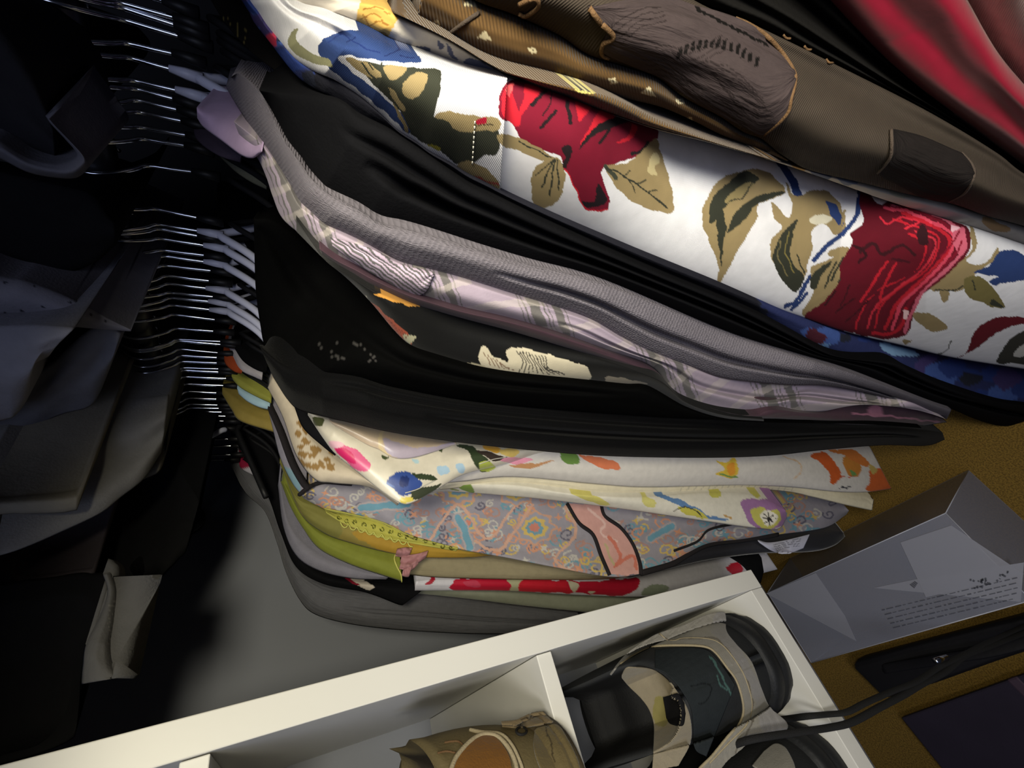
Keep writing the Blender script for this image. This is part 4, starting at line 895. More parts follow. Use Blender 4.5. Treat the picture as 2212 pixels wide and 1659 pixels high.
single(far('grey_blue_top', [(604, 1030), (622, 1120), (660, 1170), (720, 1208), (800, 1238), (840, 1246)], [(600, 1050), (612, 1140), (640, 1202), (690, 1234), (760, 1250), (835, 1252)], (126, 124, 134), 0.528, w=0.008, mat=plain, res=4, bulge=0.006, seed=42),
       'soft grey top curving under the lime one', 'top')
single(far('khaki_linen_shirt', [(860, 1190), (960, 1192), (1062, 1202), (1200, 1226), (1315, 1244), (1345, 1240)], [(870, 1240), (950, 1248), (1100, 1252), (1250, 1253), (1325, 1250), (1350, 1244)], (150, 140, 112), 0.540, w=0.012, mat=crinkle, res=3.5, bulge=0.007, rip=0.004, nrip=2.5, seed=43),
       'khaki beige crinkled linen shirt below the ornate dress', 'shirt')
rp = [('p', Z5([(700, 124), (720, 60), (760, 28), (900, 24), (1180, 28), (1210, 80), (1205, 130), (1000, 130)]), (186, 24, 52)), ('p', Z5([(1285, 136), (1280, 80), (1320, 30), (1600, 40), (1690, 45), (1760, 140), (1600, 145)]), (196, 30, 48)), ('p', Z5([(1700, 45), (1900, 50), (2240, 20), (2330, 30), (2310, 100), (2220, 160), (2150, 175), (1950, 160), (1760, 138)]), (182, 22, 50)),
      ('p', Z5([(1700, 45), (1790, 60), (1805, 95), (1765, 140), (1730, 100)]), (196, 190, 168)), ('p', Z5([(1880, 132), (1950, 128), (1900, 152)]), (196, 190, 168)), ('p', Z5([(470, 80), (520, 30), (560, 25), (530, 70)]), (170, 30, 50)), ('p', Z5([(1190, 30), (1320, 30), (1280, 70), (1280, 138), (1205, 138), (1212, 80)]), (176, 174, 140)), ('p', Z5([(800, 50), (900, 40), (960, 90), (860, 100)]), (190, 60, 84)),
      ('p', [(1420, 1262), (1446, 1268), (1432, 1284), (1385, 1286), (1394, 1270)], (140, 150, 130)), ('p', [(1570, 1226), (1592, 1214), (1605, 1226), (1600, 1236), (1580, 1240)], (196, 26, 52))]
single(far('red_petal_dress', [(900, 1254), (950, 1250), (1100, 1253), (1250, 1254), (1340, 1250), (1420, 1232), (1500, 1216), (1580, 1196), (1650, 1190)], [(896, 1276), (1000, 1276), (1100, 1277), (1250, 1286), (1375, 1290), (1450, 1284), (1530, 1268), (1610, 1248), (1680, 1230)], (206, 204, 212), 0.556, w=0.012, ops=rp, mat=satin, res=2.4, bulge=0.008, rip=0.002, seed=44),
       'white satin dress with big red petals behind the cabinet edge', 'dress')
single(far('black_lace_hem_top', [(1570, 1200), (1610, 1196), (1645, 1205)], [(1596, 1216), (1620, 1240), (1640, 1262), (1650, 1235)], (22, 22, 24), 0.545, w=0.008, mat=plain, res=4, bulge=0.004, seed=45), 'scrap of black hem just above the cabinet corner', 'top')
single(far('black_shirt', [(510, 925), (560, 926), (590, 940), (606, 1050), (630, 1160), (680, 1232), (760, 1252), (870, 1258), (935, 1258)], [(506, 950), (545, 1010), (580, 1075), (606, 1150), (640, 1225), (700, 1262), (790, 1280), (860, 1306), (872, 1306)], (20, 20, 22), 0.575, w=0.008, ops=[('p', Z3([(690, 1490), (760, 1505), (815, 1535), (770, 1545)]), (190, 180, 166)), ('p', Z3([(660, 1485), (700, 1490), (760, 1535)]), (120, 24, 40))],
           mat=plain, res=4, bulge=0.006, seed=46), 'black shirt with pointed tail hanging over the grey one', 'shirt')
single(far('sage_satin_dress', [(896, 1274), (1000, 1275), (1100, 1276), (1250, 1285), (1375, 1289), (1450, 1283)], [(900, 1282), (1010, 1294), (1120, 1308), (1250, 1322), (1375, 1335), (1450, 1340)], (152, 156, 138), 0.60, w=0.012, mat=satin, res=4, bulge=0.006, seed=47), 'pale sage green satin dress below the red petals', 'dress')
single(far('charcoal_marl_dress', [(508, 985), (545, 1020), (585, 1085), (612, 1160), (640, 1225), (700, 1262), (790, 1278), (905, 1280), (1010, 1292), (1120, 1306), (1250, 1320)], [(492, 992), (528, 1062), (572, 1105), (598, 1172), (618, 1237), (648, 1297), (680, 1327), (750, 1347), (850, 1360), (1000, 1369), (1120, 1370), (1250, 1368)],
           (104, 104, 109), 0.645, w=0.018, mat=cloth('crinkle', 0.5, 3.0, 0.95, 0.1, 0.1), res=4, bulge=0.008, folds=[(0.55, 0.03, 0.005, 0.45, 1.0)], seed=48), 'charcoal grey marl dress hanging closest to the white end panel', 'dress')

# slices of shoulders crowded at the hanger necks
def slice_(name, U, L, c, y, label, cat='top', **k):
    o = far(name, U, L, c, y, w=0.006, res=4, bulge=0.004, backx=0.46, **k); single(o, label, cat); return o
slice_('rust_top', [(484, 742), (500, 752), (515, 790), (522, 806)], [(482, 760), (486, 785), (504, 802), (520, 808)], (160, 72, 40), 0.405, 'rust orange shoulder squeezed beside the chrome hooks', mat=plain)
slice_('pale_grey_top', [(494, 735), (506, 760), (520, 785), (545, 800), (566, 815)], [(490, 742), (505, 775), (520, 800), (550, 815), (566, 822)], (172, 166, 168), 0.40, 'pale grey shoulder above the lime one', mat=plain)
slice_('black_round_top', [(500, 730), (530, 752), (560, 780), (576, 800)], [(506, 752), (525, 780), (552, 798), (574, 806)], (16, 16, 17), 0.388, 'small black shoulder above the pale grey one', mat=plain)
slice_('olive_lime_top', [(500, 812), (520, 818), (548, 838), (584, 860)], [(504, 822), (520, 838), (550, 855), (586, 872)], (146, 146, 62), 0.435, 'olive lime shoulder over the light blue one', mat=fine)
slice_('light_blue_top', [(512, 838), (530, 846), (560, 860), (582, 876)], [(516, 852), (535, 868), (560, 880), (584, 886)], (166, 196, 206), 0.445, 'light blue shoulder with rounded edge', mat=fine)
slice_('mustard_top', [(480, 838), (515, 856), (550, 880), (592, 890)], [(480, 852), (500, 885), (520, 910), (592, 934)], (142, 124, 58), 0.465, 'mustard olive shoulder, widest by the chrome hooks', mat=fine)
slice_('grey_round_top', [(496, 918), (520, 935), (545, 965), (575, 1010), (596, 1050)], [(500, 940), (520, 975), (548, 1000), (575, 1035), (596, 1062)], (74, 76, 82), 0.60, 'slate grey shoulder beside the maroon one', mat=plain)
slice_('maroon_white_top', [(512, 960), (518, 985), (548, 1005), (586, 1040)], [(514, 985), (520, 1012), (555, 1032), (588, 1056)], (196, 192, 204), 0.625, 'white edged maroon shoulder nearest the end panel', mat=fine, ops=[('p', [(515, 984), (530, 990), (545, 1004), (520, 1012)], (150, 20, 60))])
# grey slip under the lilac collar and dark shoulder by the gap
slice_('olive_grey_top', [(470, 325), (500, 345), (540, 372), (575, 395)], [(476, 340), (510, 372), (545, 395), (576, 410)], (98, 98, 84), 0.185, 'olive grey shoulder under the lilac collar', mat=plain)
slice_('black_sequin_top', [(470, -20), (510, 10), (545, 45), (590, 100), (660, 190)], [(455, 0), (490, 55), (540, 110), (590, 150), (660, 205)], (24, 22, 20), 0.085, 'black top with gold rings at the shoulder by the blue print', mat=plain,
       ops=[('l', [(458 + 16 * k, 10 + 14 * k), (466 + 16 * k, 24 + 10 * k), (464 + 16 * k, 44 + 12 * k)], 1.8, (104, 92, 52)) for k in range(5)])
slice_('black_long_top', [(470, 400), (520, 420), (560, 450), (640, 500)], [(470, 470), (510, 500), (545, 560), (560, 640)], (15, 15, 16), 0.26, 'plain black shoulder below the gap in the hangers', mat=plain)
slice_('dark_lilac_top', [(418, 225), (440, 245), (480, 300), (520, 340)], [(416, 260), (424, 300), (470, 335), (520, 352)], (70, 62, 74), 0.165, 'shaded lilac grey shoulder behind the lilac collar', mat=plain)

# ================================================================ clothes on the upper rail, hems hanging into view
def upper(name, U, L, base, plane, label, cat='trousers', **k):
    k.setdefault('res', 5); k.setdefault('bulge', 0.01); k.setdefault('mat', plain)
    w = k.pop('w', 0.02)
    nad = np.array([2780.7, 928.4])
    if U[0][0] < -100: U = [tuple(np.array(U[0]) + 0.13 * (np.array(U[0]) - nad))] + list(U)      # the cloth goes on up to its rail
    if L[0][0] < -100: L = [tuple(np.array(L[0]) + 0.13 * (np.array(L[0]) - nad))] + list(L)
    o = band(name, U, L, base, plane=plane, w=w, backx=k.pop('backx', 0.5), **k)
    if label: tag(o, label, cat, 'clothes hanging on the upper rail')
    return o
g = empty('grey_sweatshirt', (0, 0, 0)); tag(g, 'dark grey sweatshirt with thick pale hem above the nearest hooks', 'sweatshirt', 'clothes hanging on the upper rail')
upper('body', [(-160, -60), (0, 60), (70, 150), (100, 215), (112, 255)], [(-160, 240), (-60, 270), (0, 300), (60, 330), (120, 350)], (40, 40, 44), ('X', 0.30), None, parent=g, seed=61)
band('hem_band', [(-40, 285), (0, 300), (60, 338), (120, 352), (158, 342), (165, 330), (140, 300), (110, 268), (98, 250)], [(-40, 325), (0, 342), (60, 372), (120, 384), (165, 384), (188, 365), (190, 345), (160, 310), (112, 262)], (98, 98, 108), mat=plain, parent=g, plane=('X', 0.285), backx=0.36, res=4, bulge=0.010, seed=62)
upper('dark_trousers', [(-160, 320), (0, 370), (110, 395), (200, 420), (245, 470)], [(-160, 640), (0, 590), (100, 600), (200, 570), (250, 530)], (26, 26, 28), ('X', 0.33), 'black trousers behind the grey sweatshirt hem', seed=63)
upper('dotted_linen_trousers', [(-160, 540), (0, 592), (60, 605), (150, 640), (240, 690), (284, 712)], [(-160, 720), (0, 702), (100, 698), (160, 706), (230, 712), (282, 716)], (128, 126, 134), ('X', 0.300), 'lilac grey linen trousers with tiny dark dots, pointed hem',
      ops=[('p', [(x, y), (x + 5, y + 2), (x + 4, y + 6), (x - 2, y + 5)], (50, 50, 56)) for x, y in ((8, 608), (45, 668), (90, 660), (135, 690), (195, 675), (225, 690), (10, 672), (72, 616), (150, 650))], seed=64, rip=0.004)
upper('pale_linen_trousers', [(-160, 700), (0, 702), (80, 700), (160, 705), (150, 712)], [(-160, 960), (0, 910), (30, 900), (60, 860), (62, 820), (70, 790), (105, 770)], (136, 135, 142), ('X', 0.270), 'pale linen trousers with ragged folded hem at the left', seed=65, rip=0.008, nrip=1.4)
upper('grey_linen_trousers', [(-160, 760), (40, 790), (100, 790), (170, 730), (220, 700), (262, 716)], [(-160, 1000), (0, 960), (120, 900), (190, 880), (215, 850), (235, 800)], (112, 112, 118), ('X', 0.305), 'mid grey linen trousers between the pale ones and the beige leg', seed=66, rip=0.006)
g = empty('beige_linen_trousers', (0, 0, 0)); tag(g, 'large grey beige linen trousers with open straight hem over the rail', 'trousers', 'clothes hanging on the upper rail')
upper('leg', [(-160, 880), (0, 905), (110, 890), (200, 862), (300, 858), (364, 852)], [(-160, 1240), (0, 1200), (60, 1180), (130, 1150), (215, 1110), (260, 1075), (310, 1035), (348, 978)], (134, 132, 128), ('Y', [(-160, .40), (0, .42), (370, .44)]), None, parent=g, seed=67, rip=0.006, nrip=2.0, w=0.02, res=4)
upper('leg', [(-160, 1060), (0, 1072), (60, 1068), (130, 1062), (168, 1055)], [(-160, 1140), (0, 1112), (60, 1110), (130, 1108), (166, 1102)], (128, 122, 108), ('Y', 0.408), None, parent=g, seed=68, w=0.006, res=4)
upper('inside_hem', [(300, 856), (362, 850), (371, 870)], [(310, 1036), (345, 1018), (358, 985)], (96, 92, 82), ('Y', 0.455), None, parent=g, seed=69, w=0.01)
upper('black_skirt', [(-160, 1050), (0, 1090), (200, 1000), (345, 960), (400, 1030), (432, 1078)], [(-160, 1330), (0, 1300), (140, 1268), (230, 1240), (310, 1270), (400, 1195)], (22, 22, 23), ('Y', 0.52), 'black skirt hanging in a wide curve against the white end panel', 'skirt', seed=70, rip=0.007, w=0.02)
upper('black_drape_skirt', [(120, 1120), (230, 1160), (330, 1130), (425, 1090), (434, 1100)], [(150, 1440), (215, 1420), (260, 1342), (300, 1300), (402, 1192)], (18, 18, 19), ('Y', 0.56), 'second black skirt whose hem slants towards the cabinet', 'skirt', seed=71, rip=0.006, w=0.02)
upper('patterned_dark_scarf', [(-160, 1200), (0, 1210), (60, 1240), (200, 1225)], [(-160, 1330), (0, 1305), (90, 1290), (200, 1258)], (74, 68, 72), ('Y', 0.49), 'dim brownish scarf between the beige trousers and black coat', 'scarf', seed=72, w=0.01,
      ops=[('l', [(-20 + 12 * k, 1250 + 4 * k), (10 + 14 * k, 1262), (40 + 14 * k, 1250)], 3, (40, 36, 40)) for k in range(8)])
cf = upper('pale_cuff_shirt', [(222, 1240), (232, 1280), (215, 1330), (185, 1390), (178, 1440), (176, 1478)], [(250, 1240), (258, 1280), (254, 1340), (246, 1400), (255, 1440), (285, 1466), (302, 1456)], (84, 83, 82), ('Y', 0.425), 'grey white knitted cuff hanging down in front of the black skirt', 'shirt', seed=73, w=0.008, backx=0.17, res=3.5,
           ops=[('l', [(234, 1300 + 9 * k), (258, 1298 + 9 * k)], 1.6, (104, 102, 98)) for k in range(12)])
upper('black_coat', [(-160, 1330), (0, 1302), (90, 1290), (180, 1280), (210, 1330), (182, 1400), (172, 1480)], [(-160, 1700), (-40, 1668), (0, 1652), (80, 1630), (150, 1600), (165, 1575), (172, 1500)], (17, 17, 18), ('Y', 0.44), 'black coat filling the corner above the cream cabinet edge', 'coat', seed=74, w=0.01, backx=0.18)

# ================================================================ white shoe cabinet
YC = 0.40
XO, XI = 0.0637, 0.0415
ZB0, ZB1 = HC - 0.559, HC - 0.536
ZS0, ZS1 = HC - 0.2305, HC - 0.2145
XL_ = -0.42
YB = END_Y - 0.002
cab = empty('shoe_cabinet', (0, 0, 0))
box('side_panel', (XI, YC, ZB0 + 0.0002), (XO, YB, HC + 0.55), M_white, cab, 0.0008)
box('side_panel', (XL_ - 0.022, YC, ZB0 + 0.0002), (XL_, YB, HC + 0.55), M_white, cab, 0.0008)
box('bottom_board', (XL_, YC + 0.0005, ZB0), (XI - 0.0003, YB, ZB1), M_white, cab, 0.0008)
box('shelf', (XL_, YC + 0.004, ZS0), (XI - 0.0006, YB - 0.01, ZS1), M_white, cab, 0.0008)
box('shelf', (XL_, YC + 0.004, ZS0 + 0.262), (XI - 0.0006, YB - 0.01, ZS1 + 0.262), M_white, cab, 0.0008)
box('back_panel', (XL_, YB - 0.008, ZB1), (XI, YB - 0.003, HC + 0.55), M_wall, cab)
tag(cab, 'white laminate shoe cabinet with cream edge and open shelves', 'cabinet')

# ---------------------------------------------------------------- shoes
def shoe_mesh(name, xc, yh, zf, W, Lg, Hh, col, lining, mat, parent, sole_h=0.03, rim_in=0.013, top=0.96, tilt=0.0):
    ny = 44; V = []; C = []; prof_n = 30
    ys = np.r_[np.linspace(0, 0.10, 20) ** 1.5 / 0.10 ** 0.5, np.linspace(0.10, Lg, ny - 20 + 1)[1:]]
    for y in ys:
        r = 0.055
        w = W / 2 * (math.sqrt(max(0.0, 1 - (1 - min(y, r) / r) ** 2)) if y < r else 1.0)
        tt = y / Lg
        w *= 1.0 - 0.10 * math.sin(math.pi * min(1, max(0, (tt - .15) / .45))) + (0.10 if tt > .5 else .10 * max(0, tt - .3) / .2)
        if tt > 0.72: w *= math.sqrt(max(0.02, 1 - ((tt - 0.72) / 0.29) ** 2))
        w = max(w, 0.004)
        h = np.interp(tt, [0, .12, .3, .45, .6, .8, 1.0], [Hh * .93, Hh, Hh * top, Hh * top * 1.05, Hh * .72, Hh * .45, Hh * .28])
        dep = np.interp(tt, [0, .06, .12, .4, .52, 1], [0.0, .05, .075, .07, .0, .0])
        op = np.interp(tt, [0, .05, .12, .4, .52, 1], [0.0, .55, .72, .62, 0, 0])
        lean = 0.010 * math.sin(math.pi * 0.5)
        for k in range(prof_n + 1):
            a = k / prof_n * 2 - 1          # -1..1 across
            sg = 1 if a >= 0 else -1; b = abs(a)   # 0 centre .. 1 bottom edge
            if b > 0.42:                      # outer wall
                f = (1 - b) / 0.58            # 0 bottom .. 1 rim
                x = w * (1.0 + 0.05 * math.sin(f * math.pi) - 0.24 * f ** 2.2); z = sole_h * 0.6 + (h - sole_h * 0.6) * f
                c = col
            else:                             # rim to inside
                f = b / 0.42
                x = w * 0.81 * f ** 0.8; edge = 1 - f
                z = h + 0.004 * math.sin(min(1, edge * 5) * math.pi) - dep * min(1, max(0, edge - 0.12) * 3.2) + (0.012 * math.cos(f * 1.5) if dep < 0.01 else 0)
                c = lining if (edge > 0.16 and dep > 0.01) else col
            yy = y + (0.012 * (z / Hh) ** 2 if y < 0.08 else 0) * 0
            V.append((xc + sg * x + tilt * max(0.0, z - 0.02), yh + yy - 0.006 * math.sin(z / Hh * 3.0) * (y < 0.06), zf + z)); C.append(lin(c))
    n = prof_n + 1; Fc = []
    for i in range(len(ys) - 1):
        for k in range(n - 1): Fc.append((i * n + k, i * n + k + 1, (i + 1) * n + k + 1, (i + 1) * n + k))
    Fc.append(tuple(range(n))); Fc.append(tuple((len(ys) - 1) * n + k for k in range(n))[::-1])
    o = mesh(name, V, Fc, mat, parent, True, np.array(C), np.array([(v[1], v[2]) for v in V]))
    b = BVHTree.FromPolygons([tuple(v) for v in V], Fc)
    return o, b

def sole_mesh(name, xc, yh, zf, W, Lg, H, mat, parent, grow=0.004, tread=True):
    out = []
    for s_, rng in ((1, np.linspace(0, 1, 40)), (-1, np.linspace(1, 0, 40))):
        for f in rng:
            y = (f ** 1.6) * Lg if f < .5 else ((f ** 1.6) * Lg)
            r = 0.055; w = W / 2 * (math.sqrt(max(0.0, 1 - (1 - min(y, r) / r) ** 2)) if y < r else 1.0); tt = y / Lg
            w *= 1.0 - 0.10 * math.sin(math.pi * min(1, max(0, (tt - .15) / .45))) + (0.10 if tt > .5 else .10 * max(0, tt - .3) / .2)
            if tt > 0.72: w *= math.sqrt(max(0.0, 1 - ((tt - 0.72) / 0.285) ** 2))
            out.append((s_ * (w + grow), y - grow * (1 - min(1, y / r))))
    n = len(out); V = []; Fc = []
    lev = [(0, .94), (.05, 1.0), (.35, 1.02), (.42, .985), (.5, .985), (.57, 1.02), (.85, 1.01), (1.0, .97)]
    for li, (f, sc) in enumerate(lev):
        for k, (x, y) in enumerate(out):
            g_ = 0.0
            if tread and li in (0, 1) and (k // 2) % 2 == 0: g_ = 0.004
            V.append((xc + x * (sc - g_ * 8), yh + Lg / 2 + (y - Lg / 2) * (sc if y > .02 else (1 + (sc - 1) * .4)), zf + f * H))
    for i in range(len(lev) - 1):
        for k in range(n): Fc.append((i * n + k, i * n + (k + 1) % n, (i + 1) * n + (k + 1) % n, (i + 1) * n + k))
    Fc.append(tuple(range(n))[::-1]); Fc.append(tuple((len(lev) - 1) * n + k for k in range(n)))
    o = mesh(name, V, Fc, mat, parent, True)
    return o, BVHTree.FromPolygons([tuple(v) for v in V], Fc)

M_rubber = material('black_rubber', (30, 31, 33), 0.6, tex='noise', tstr=0.4, tscale=0.6, vary=0.4, vscale=60)
M_leather = material('shoe_leather', None, 0.75, tex='noise', tstr=0.35, tscale=1.2, spec=0.3, vary=0.35, vscale=70)
suede = cloth('noise', 0.5, 2.0, 0.95, 0.2, 0.1)
M_pipe = material('beige_piping', (150, 138, 112), 0.85, tex='noise', tstr=0.5, tscale=2)
M_lace2 = material('black_lace_cord', (26, 26, 27), 0.8, tex='noise', tstr=0.8, tscale=3)

# hiking shoe, heel towards the room
XH, YH, ZF = -0.024, 0.412, ZB1 + 0.0004
hk = empty('hiking_shoe', (0, 0, 0))
so, bs = sole_mesh('sole', XH, YH, ZF, 0.098, 0.275, 0.036, M_rubber, hk, 0.006)
up_, bu = shoe_mesh('upper', XH, YH + 0.001, ZF, 0.098, 0.27, 0.185, (34, 36, 38), (9, 9, 10), M_leather, hk, 0.03, top=1.3)
SG = (138, 134, 125)
ro_ = Z6([(470, 850), (600, 690), (760, 570), (900, 495), (1100, 430), (1300, 340), (1440, 312), (1470, 350), (1478, 480), (1560, 590), (1690, 740), (1780, 980), (1850, 1130), (1990, 1260), (1992, 1330), (1900, 1370), (1700, 1420), (1600, 1500), (1480, 1600), (1400, 1700), (1360, 1740)])
ri_ = Z6([(480, 855), (560, 762), (700, 672), (850, 612), (1100, 600), (1290, 612), (1380, 662), (1480, 790), (1560, 900), (1610, 1050), (1622, 1180), (1580, 1285), (1480, 1400), (1350, 1560), (1250, 1660), (1200, 1740)])
patch('suede_rim', ro_, ri_, SG, [bu], 0.0015, [('l', Z6([(900, 500), (960, 550), (1100, 550), (1360, 540), (1440, 590), (1560, 740), (1650, 900), (1700, 1100), (1680, 1220)]), 3, (104, 96, 84)), ('l', Z6([(1560, 1580), (1560, 1480), (1640, 1380), (1720, 1200)]), 3, (96, 90, 80)), ('p', Z6([(1380, 330), (1460, 320), (1480, 480), (1600, 640), (1780, 980), (1850, 1130), (1990, 1260), (1980, 1340), (1860, 1380), (1760, 1280), (1700, 1000), (1560, 740), (1420, 560), (1340, 480)]), (136, 133, 130))], suede, hk, res=2.4)
cord('piping', ri_[1:], 0.0013, M_pipe, [bu], hk, 0.0018, num=90)
cord('piping', Z6([(900, 495), (960, 550), (1030, 560), (1100, 540), (1280, 540), (1400, 570), (1500, 660), (1620, 840), (1690, 1050), (1690, 1180), (1640, 1300), (1500, 1440), (1330, 1620)]), 0.0008, M_pipe, [bu], hk, 0.0024, num=80)
tb = patch('heel_tab', Z6([(572, 860), (610, 798), (680, 790), (840, 810), (960, 890), (1050, 1000), (1150, 1180), (1168, 1420), (1060, 1640)]), Z6([(572, 880), (640, 960), (740, 1060), (810, 1160), (850, 1290), (850, 1450), (835, 1680)]), (142, 132, 112), [bu], 0.002, [('p', Z6([(850, 1080), (930, 1050), (975, 1270), (860, 1290)]), (134, 126, 78))], suede, hk, res=2.4)
patch('pull_loop', Z6([(930, 1050), (1000, 1030), (1060, 1020), (1110, 1100)]), Z6([(960, 1230), (990, 1275), (1095, 1290), (1120, 1190)]), (28, 28, 30), [bu], 0.005, [], plain, hk, res=2.4, bulge=0.002)
patch('heel_panel', Z6([(860, 640), (1100, 622), (1280, 632), (1370, 690), (1470, 820), (1550, 940)]), Z6([(860, 800), (960, 850), (1080, 980), (1180, 1180), (1200, 1480), (1300, 1560)]), (44, 48, 50), [bu], 0.0008,
      [('l', Z6([(1330, 700), (1400, 800), (1450, 900), (1500, 1000), (1550, 1120)]), 4, (70, 96, 92)), ('l', Z6([(1390, 860), (1420, 940), (1480, 990)]), 3, (70, 96, 92)), ('l', Z6([(1160, 950), (1300, 935), (1350, 980), (1290, 1080), (1230, 1100)]), 2.5, (28, 30, 32))], plain, hk, res=2.4)
tag(hk, 'worn black hiking shoe with grey suede heel trim on the bottom board', 'shoe')
# laces running out over the board and down to the floor
def lace(pts, label, par=None):
    P3 = [fn(np.array(p, float)) for p, fn in pts]
    return P3
fb = lambda p: atZ(p, ZB1 + 0.006)
ff = lambda z: (lambda p: atZ(p, z))
fy = lambda y: (lambda p: atY(p, y))
l1 = [((1640, 1560), fy(.46)), ((1690, 1554), fy(.44)), ((1745, 1547), fy(.398)), ((1790, 1543), fy(.392)), ((1830, 1538), fy(.385)), ((1870, 1518), fy(.38)), ((1930, 1492), fy(.375)), ((1980, 1472), fy(.37)), ((2030, 1440), fy(.365)), ((2080, 1415), fy(.36)), ((2150, 1380), fy(.355)), ((2230, 1345), fy(.35))]
l2 = [((1560, 1620), fy(.45)), ((1620, 1598), fy(.412)), ((1720, 1582), fy(.396)), ((1790, 1572), fy(.390)), ((1840, 1560), fy(.384)), ((1900, 1528), fy(.378)), ((1950, 1502), fy(.374)), ((1990, 1478), fy(.37)), ((2040, 1452), fy(.365)), ((2085, 1416), fy(.36)), ((2140, 1395), fy(.355)), ((2230, 1360), fy(.35))]
lc_ = empty('shoelace', (0, 0, 0))
for ll_, r_w in ((l1, 0.0034), (l2, 0.0034)):
    P3 = resample(np.array([fn(np.array(p, float)) for p, fn in ll_]), 90)
    tube('lace_strand', P3, r_w, M_lace2, lc_, 10, flat=0.6)
qa = atY(np.array((2020., 1428.)), 0.362)
tube('aglet', [qa + np.array((0, 0, 0.0)), atY(np.array((2045., 1420.)), 0.361)], 0.0032, M_chrome, lc_, 10)
tag(lc_, 'black braided laces trailing over the cabinet board towards the floor', 'shoelace')

# second shoe of the pair
hk2 = empty('hiking_shoe', (0, 0, 0))
sole_mesh('sole', XH - 0.112, YH + 0.004, ZF, 0.098, 0.275, 0.036, M_rubber, hk2, 0.006)
_, bu2 = shoe_mesh('upper', XH - 0.112, YH + 0.005, ZF, 0.098, 0.27, 0.185, (34, 35, 37), (9, 9, 10), M_leather, hk2, 0.03, top=1.3)
patch('suede_rim', Z6([(1800, 1520), (1900, 1450), (1980, 1480), (2050, 1600), (2080, 1700)]), Z6([(1700, 1640), (1760, 1680), (1850, 1740), (1960, 1760), (2060, 1760)]), SG, [bu2], 0.0015, [], suede, hk2, res=3)
tag(hk2, 'black hiking shoe cut off at the picture edge beside its pair', 'shoe')

# brown shoe on the shelf
M_brsole = material('brown_rubber', (74, 64, 46), 0.75, tex='noise', tstr=0.4, tscale=0.8, vary=0.4, vscale=60)
bw = empty('brown_leather_shoe', (0, 0, 0))
XB, YB_, ZBs = -0.050, 0.378, ZS1 + 0.0004
_, bbs = sole_mesh('sole', XB, YB_, ZBs, 0.092, 0.27, 0.022, M_brsole, bw, 0.004, tread=False)
_, bb_ = shoe_mesh('upper', XB, YB_ + 0.001, ZBs, 0.092, 0.265, 0.115, (104, 92, 62), (40, 34, 24), M_leather, bw, 0.02, tilt=0.30)
patch('heel_cup', Z5([(690, 1690), (740, 1570), (830, 1460), (920, 1390), (990, 1372)]), Z5([(1230, 1700), (1200, 1560), (1140, 1460), (1080, 1400), (1010, 1372)]), (112, 76, 34), [bb_, bbs], 0.0012, [], suede, bw, res=3)
cord('piping', Z5([(690, 1690), (740, 1570), (830, 1460), (920, 1390), (1000, 1368), (1100, 1390), (1190, 1480), (1250, 1600), (1270, 1700)]), 0.0018, M_pipe, [bb_, bbs], bw, 0.002, num=60)
cord('piping', Z5([(860, 1330), (960, 1350), (1130, 1370), (1230, 1470), (1300, 1620), (1320, 1700)]), 0.0014, M_pipe, [bb_, bbs], bw, 0.002, num=60)
cord('stitching', Z5([(640, 1440), (700, 1430), (760, 1430), (800, 1460)]), 0.0007, M_gold, [bb_, bbs], bw, 0.0012, num=40)
cord('stitching', Z5([(580, 1530), (660, 1515), (740, 1530)]), 0.0007, M_gold, [bb_, bbs], bw, 0.0012, num=30)
patch('side_panel', Z5([(1440, 1320), (1520, 1300), (1620, 1290), (1700, 1400), (1780, 1560), (1820, 1690)]), Z5([(1420, 1340), (1410, 1450), (1430, 1560), (1460, 1640), (1480, 1690)]), (98, 86, 58), [bb_, bbs], 0.0012, [('l', Z5([(1510, 1310), (1560, 1450), (1590, 1600)]), 3, (60, 52, 36))], suede, bw, res=3)
patch('pull_tab', Z5([(1130, 1262), (1260, 1245), (1380, 1190), (1490, 1170)]), Z5([(1140, 1300), (1300, 1310), (1450, 1290), (1580, 1262)]), (110, 96, 72), [bb_, bbs], 0.003, [('l', Z5([(1300, 1250), (1480, 1190)]), 3, (60, 50, 36))], suede, bw, res=3)
tube('eyelet', [cast(np.array(Z5([(1305 + 45 * math.cos(t), 1340 + 32 * math.sin(t))])), [bb_, bbs], 0.002)[0] for t in np.linspace(0, 6.283, 20)], 0.001, M_lace2, bw, 6)
tag(bw, 'scuffed olive brown leather shoe on the upper shelf', 'shoe')

# ================================================================ on the floor
M_clear = material('clear_plastic', (150, 154, 172), 0.22, alpha=0.42, spec=0.6, tex='noise', tstr=0.08, tscale=0.05)
ZT = 0.178
t0, t1 = (-0.077, 0.30), (0.0555, 0.67)       # top face
b0, b1 = (-0.066, 0.276), (0.111, 0.684)      # foot
bx_ = empty('clear_plastic_box', (0, 0, 0))
def quad(name, P4, mat, par, th=0.0008):
    o = mesh(name, P4, [(0, 1, 2, 3)], mat, par, False)
    md = o.modifiers.new('thickness', 'SOLIDIFY'); md.thickness = th; md.offset = 0; return o
T = [(t0[0], t0[1], ZT), (t1[0], t0[1], ZT), (t1[0], t1[1], ZT), (t0[0], t1[1], ZT)]
Bq = [(b0[0], b0[1], 0.003), (b1[0], b0[1], 0.003), (b1[0], b1[1], 0.003), (b0[0], b1[1], 0.003)]
quad('top_pane', T, M_clear, bx_)
for i in range(4): quad('side_pane', [T[i], T[(i + 1) % 4], Bq[(i + 1) % 4], Bq[i]], M_clear, bx_)
M_edge = material('plastic_edge', (196, 198, 212), 0.25, alpha=0.75, spec=0.6)
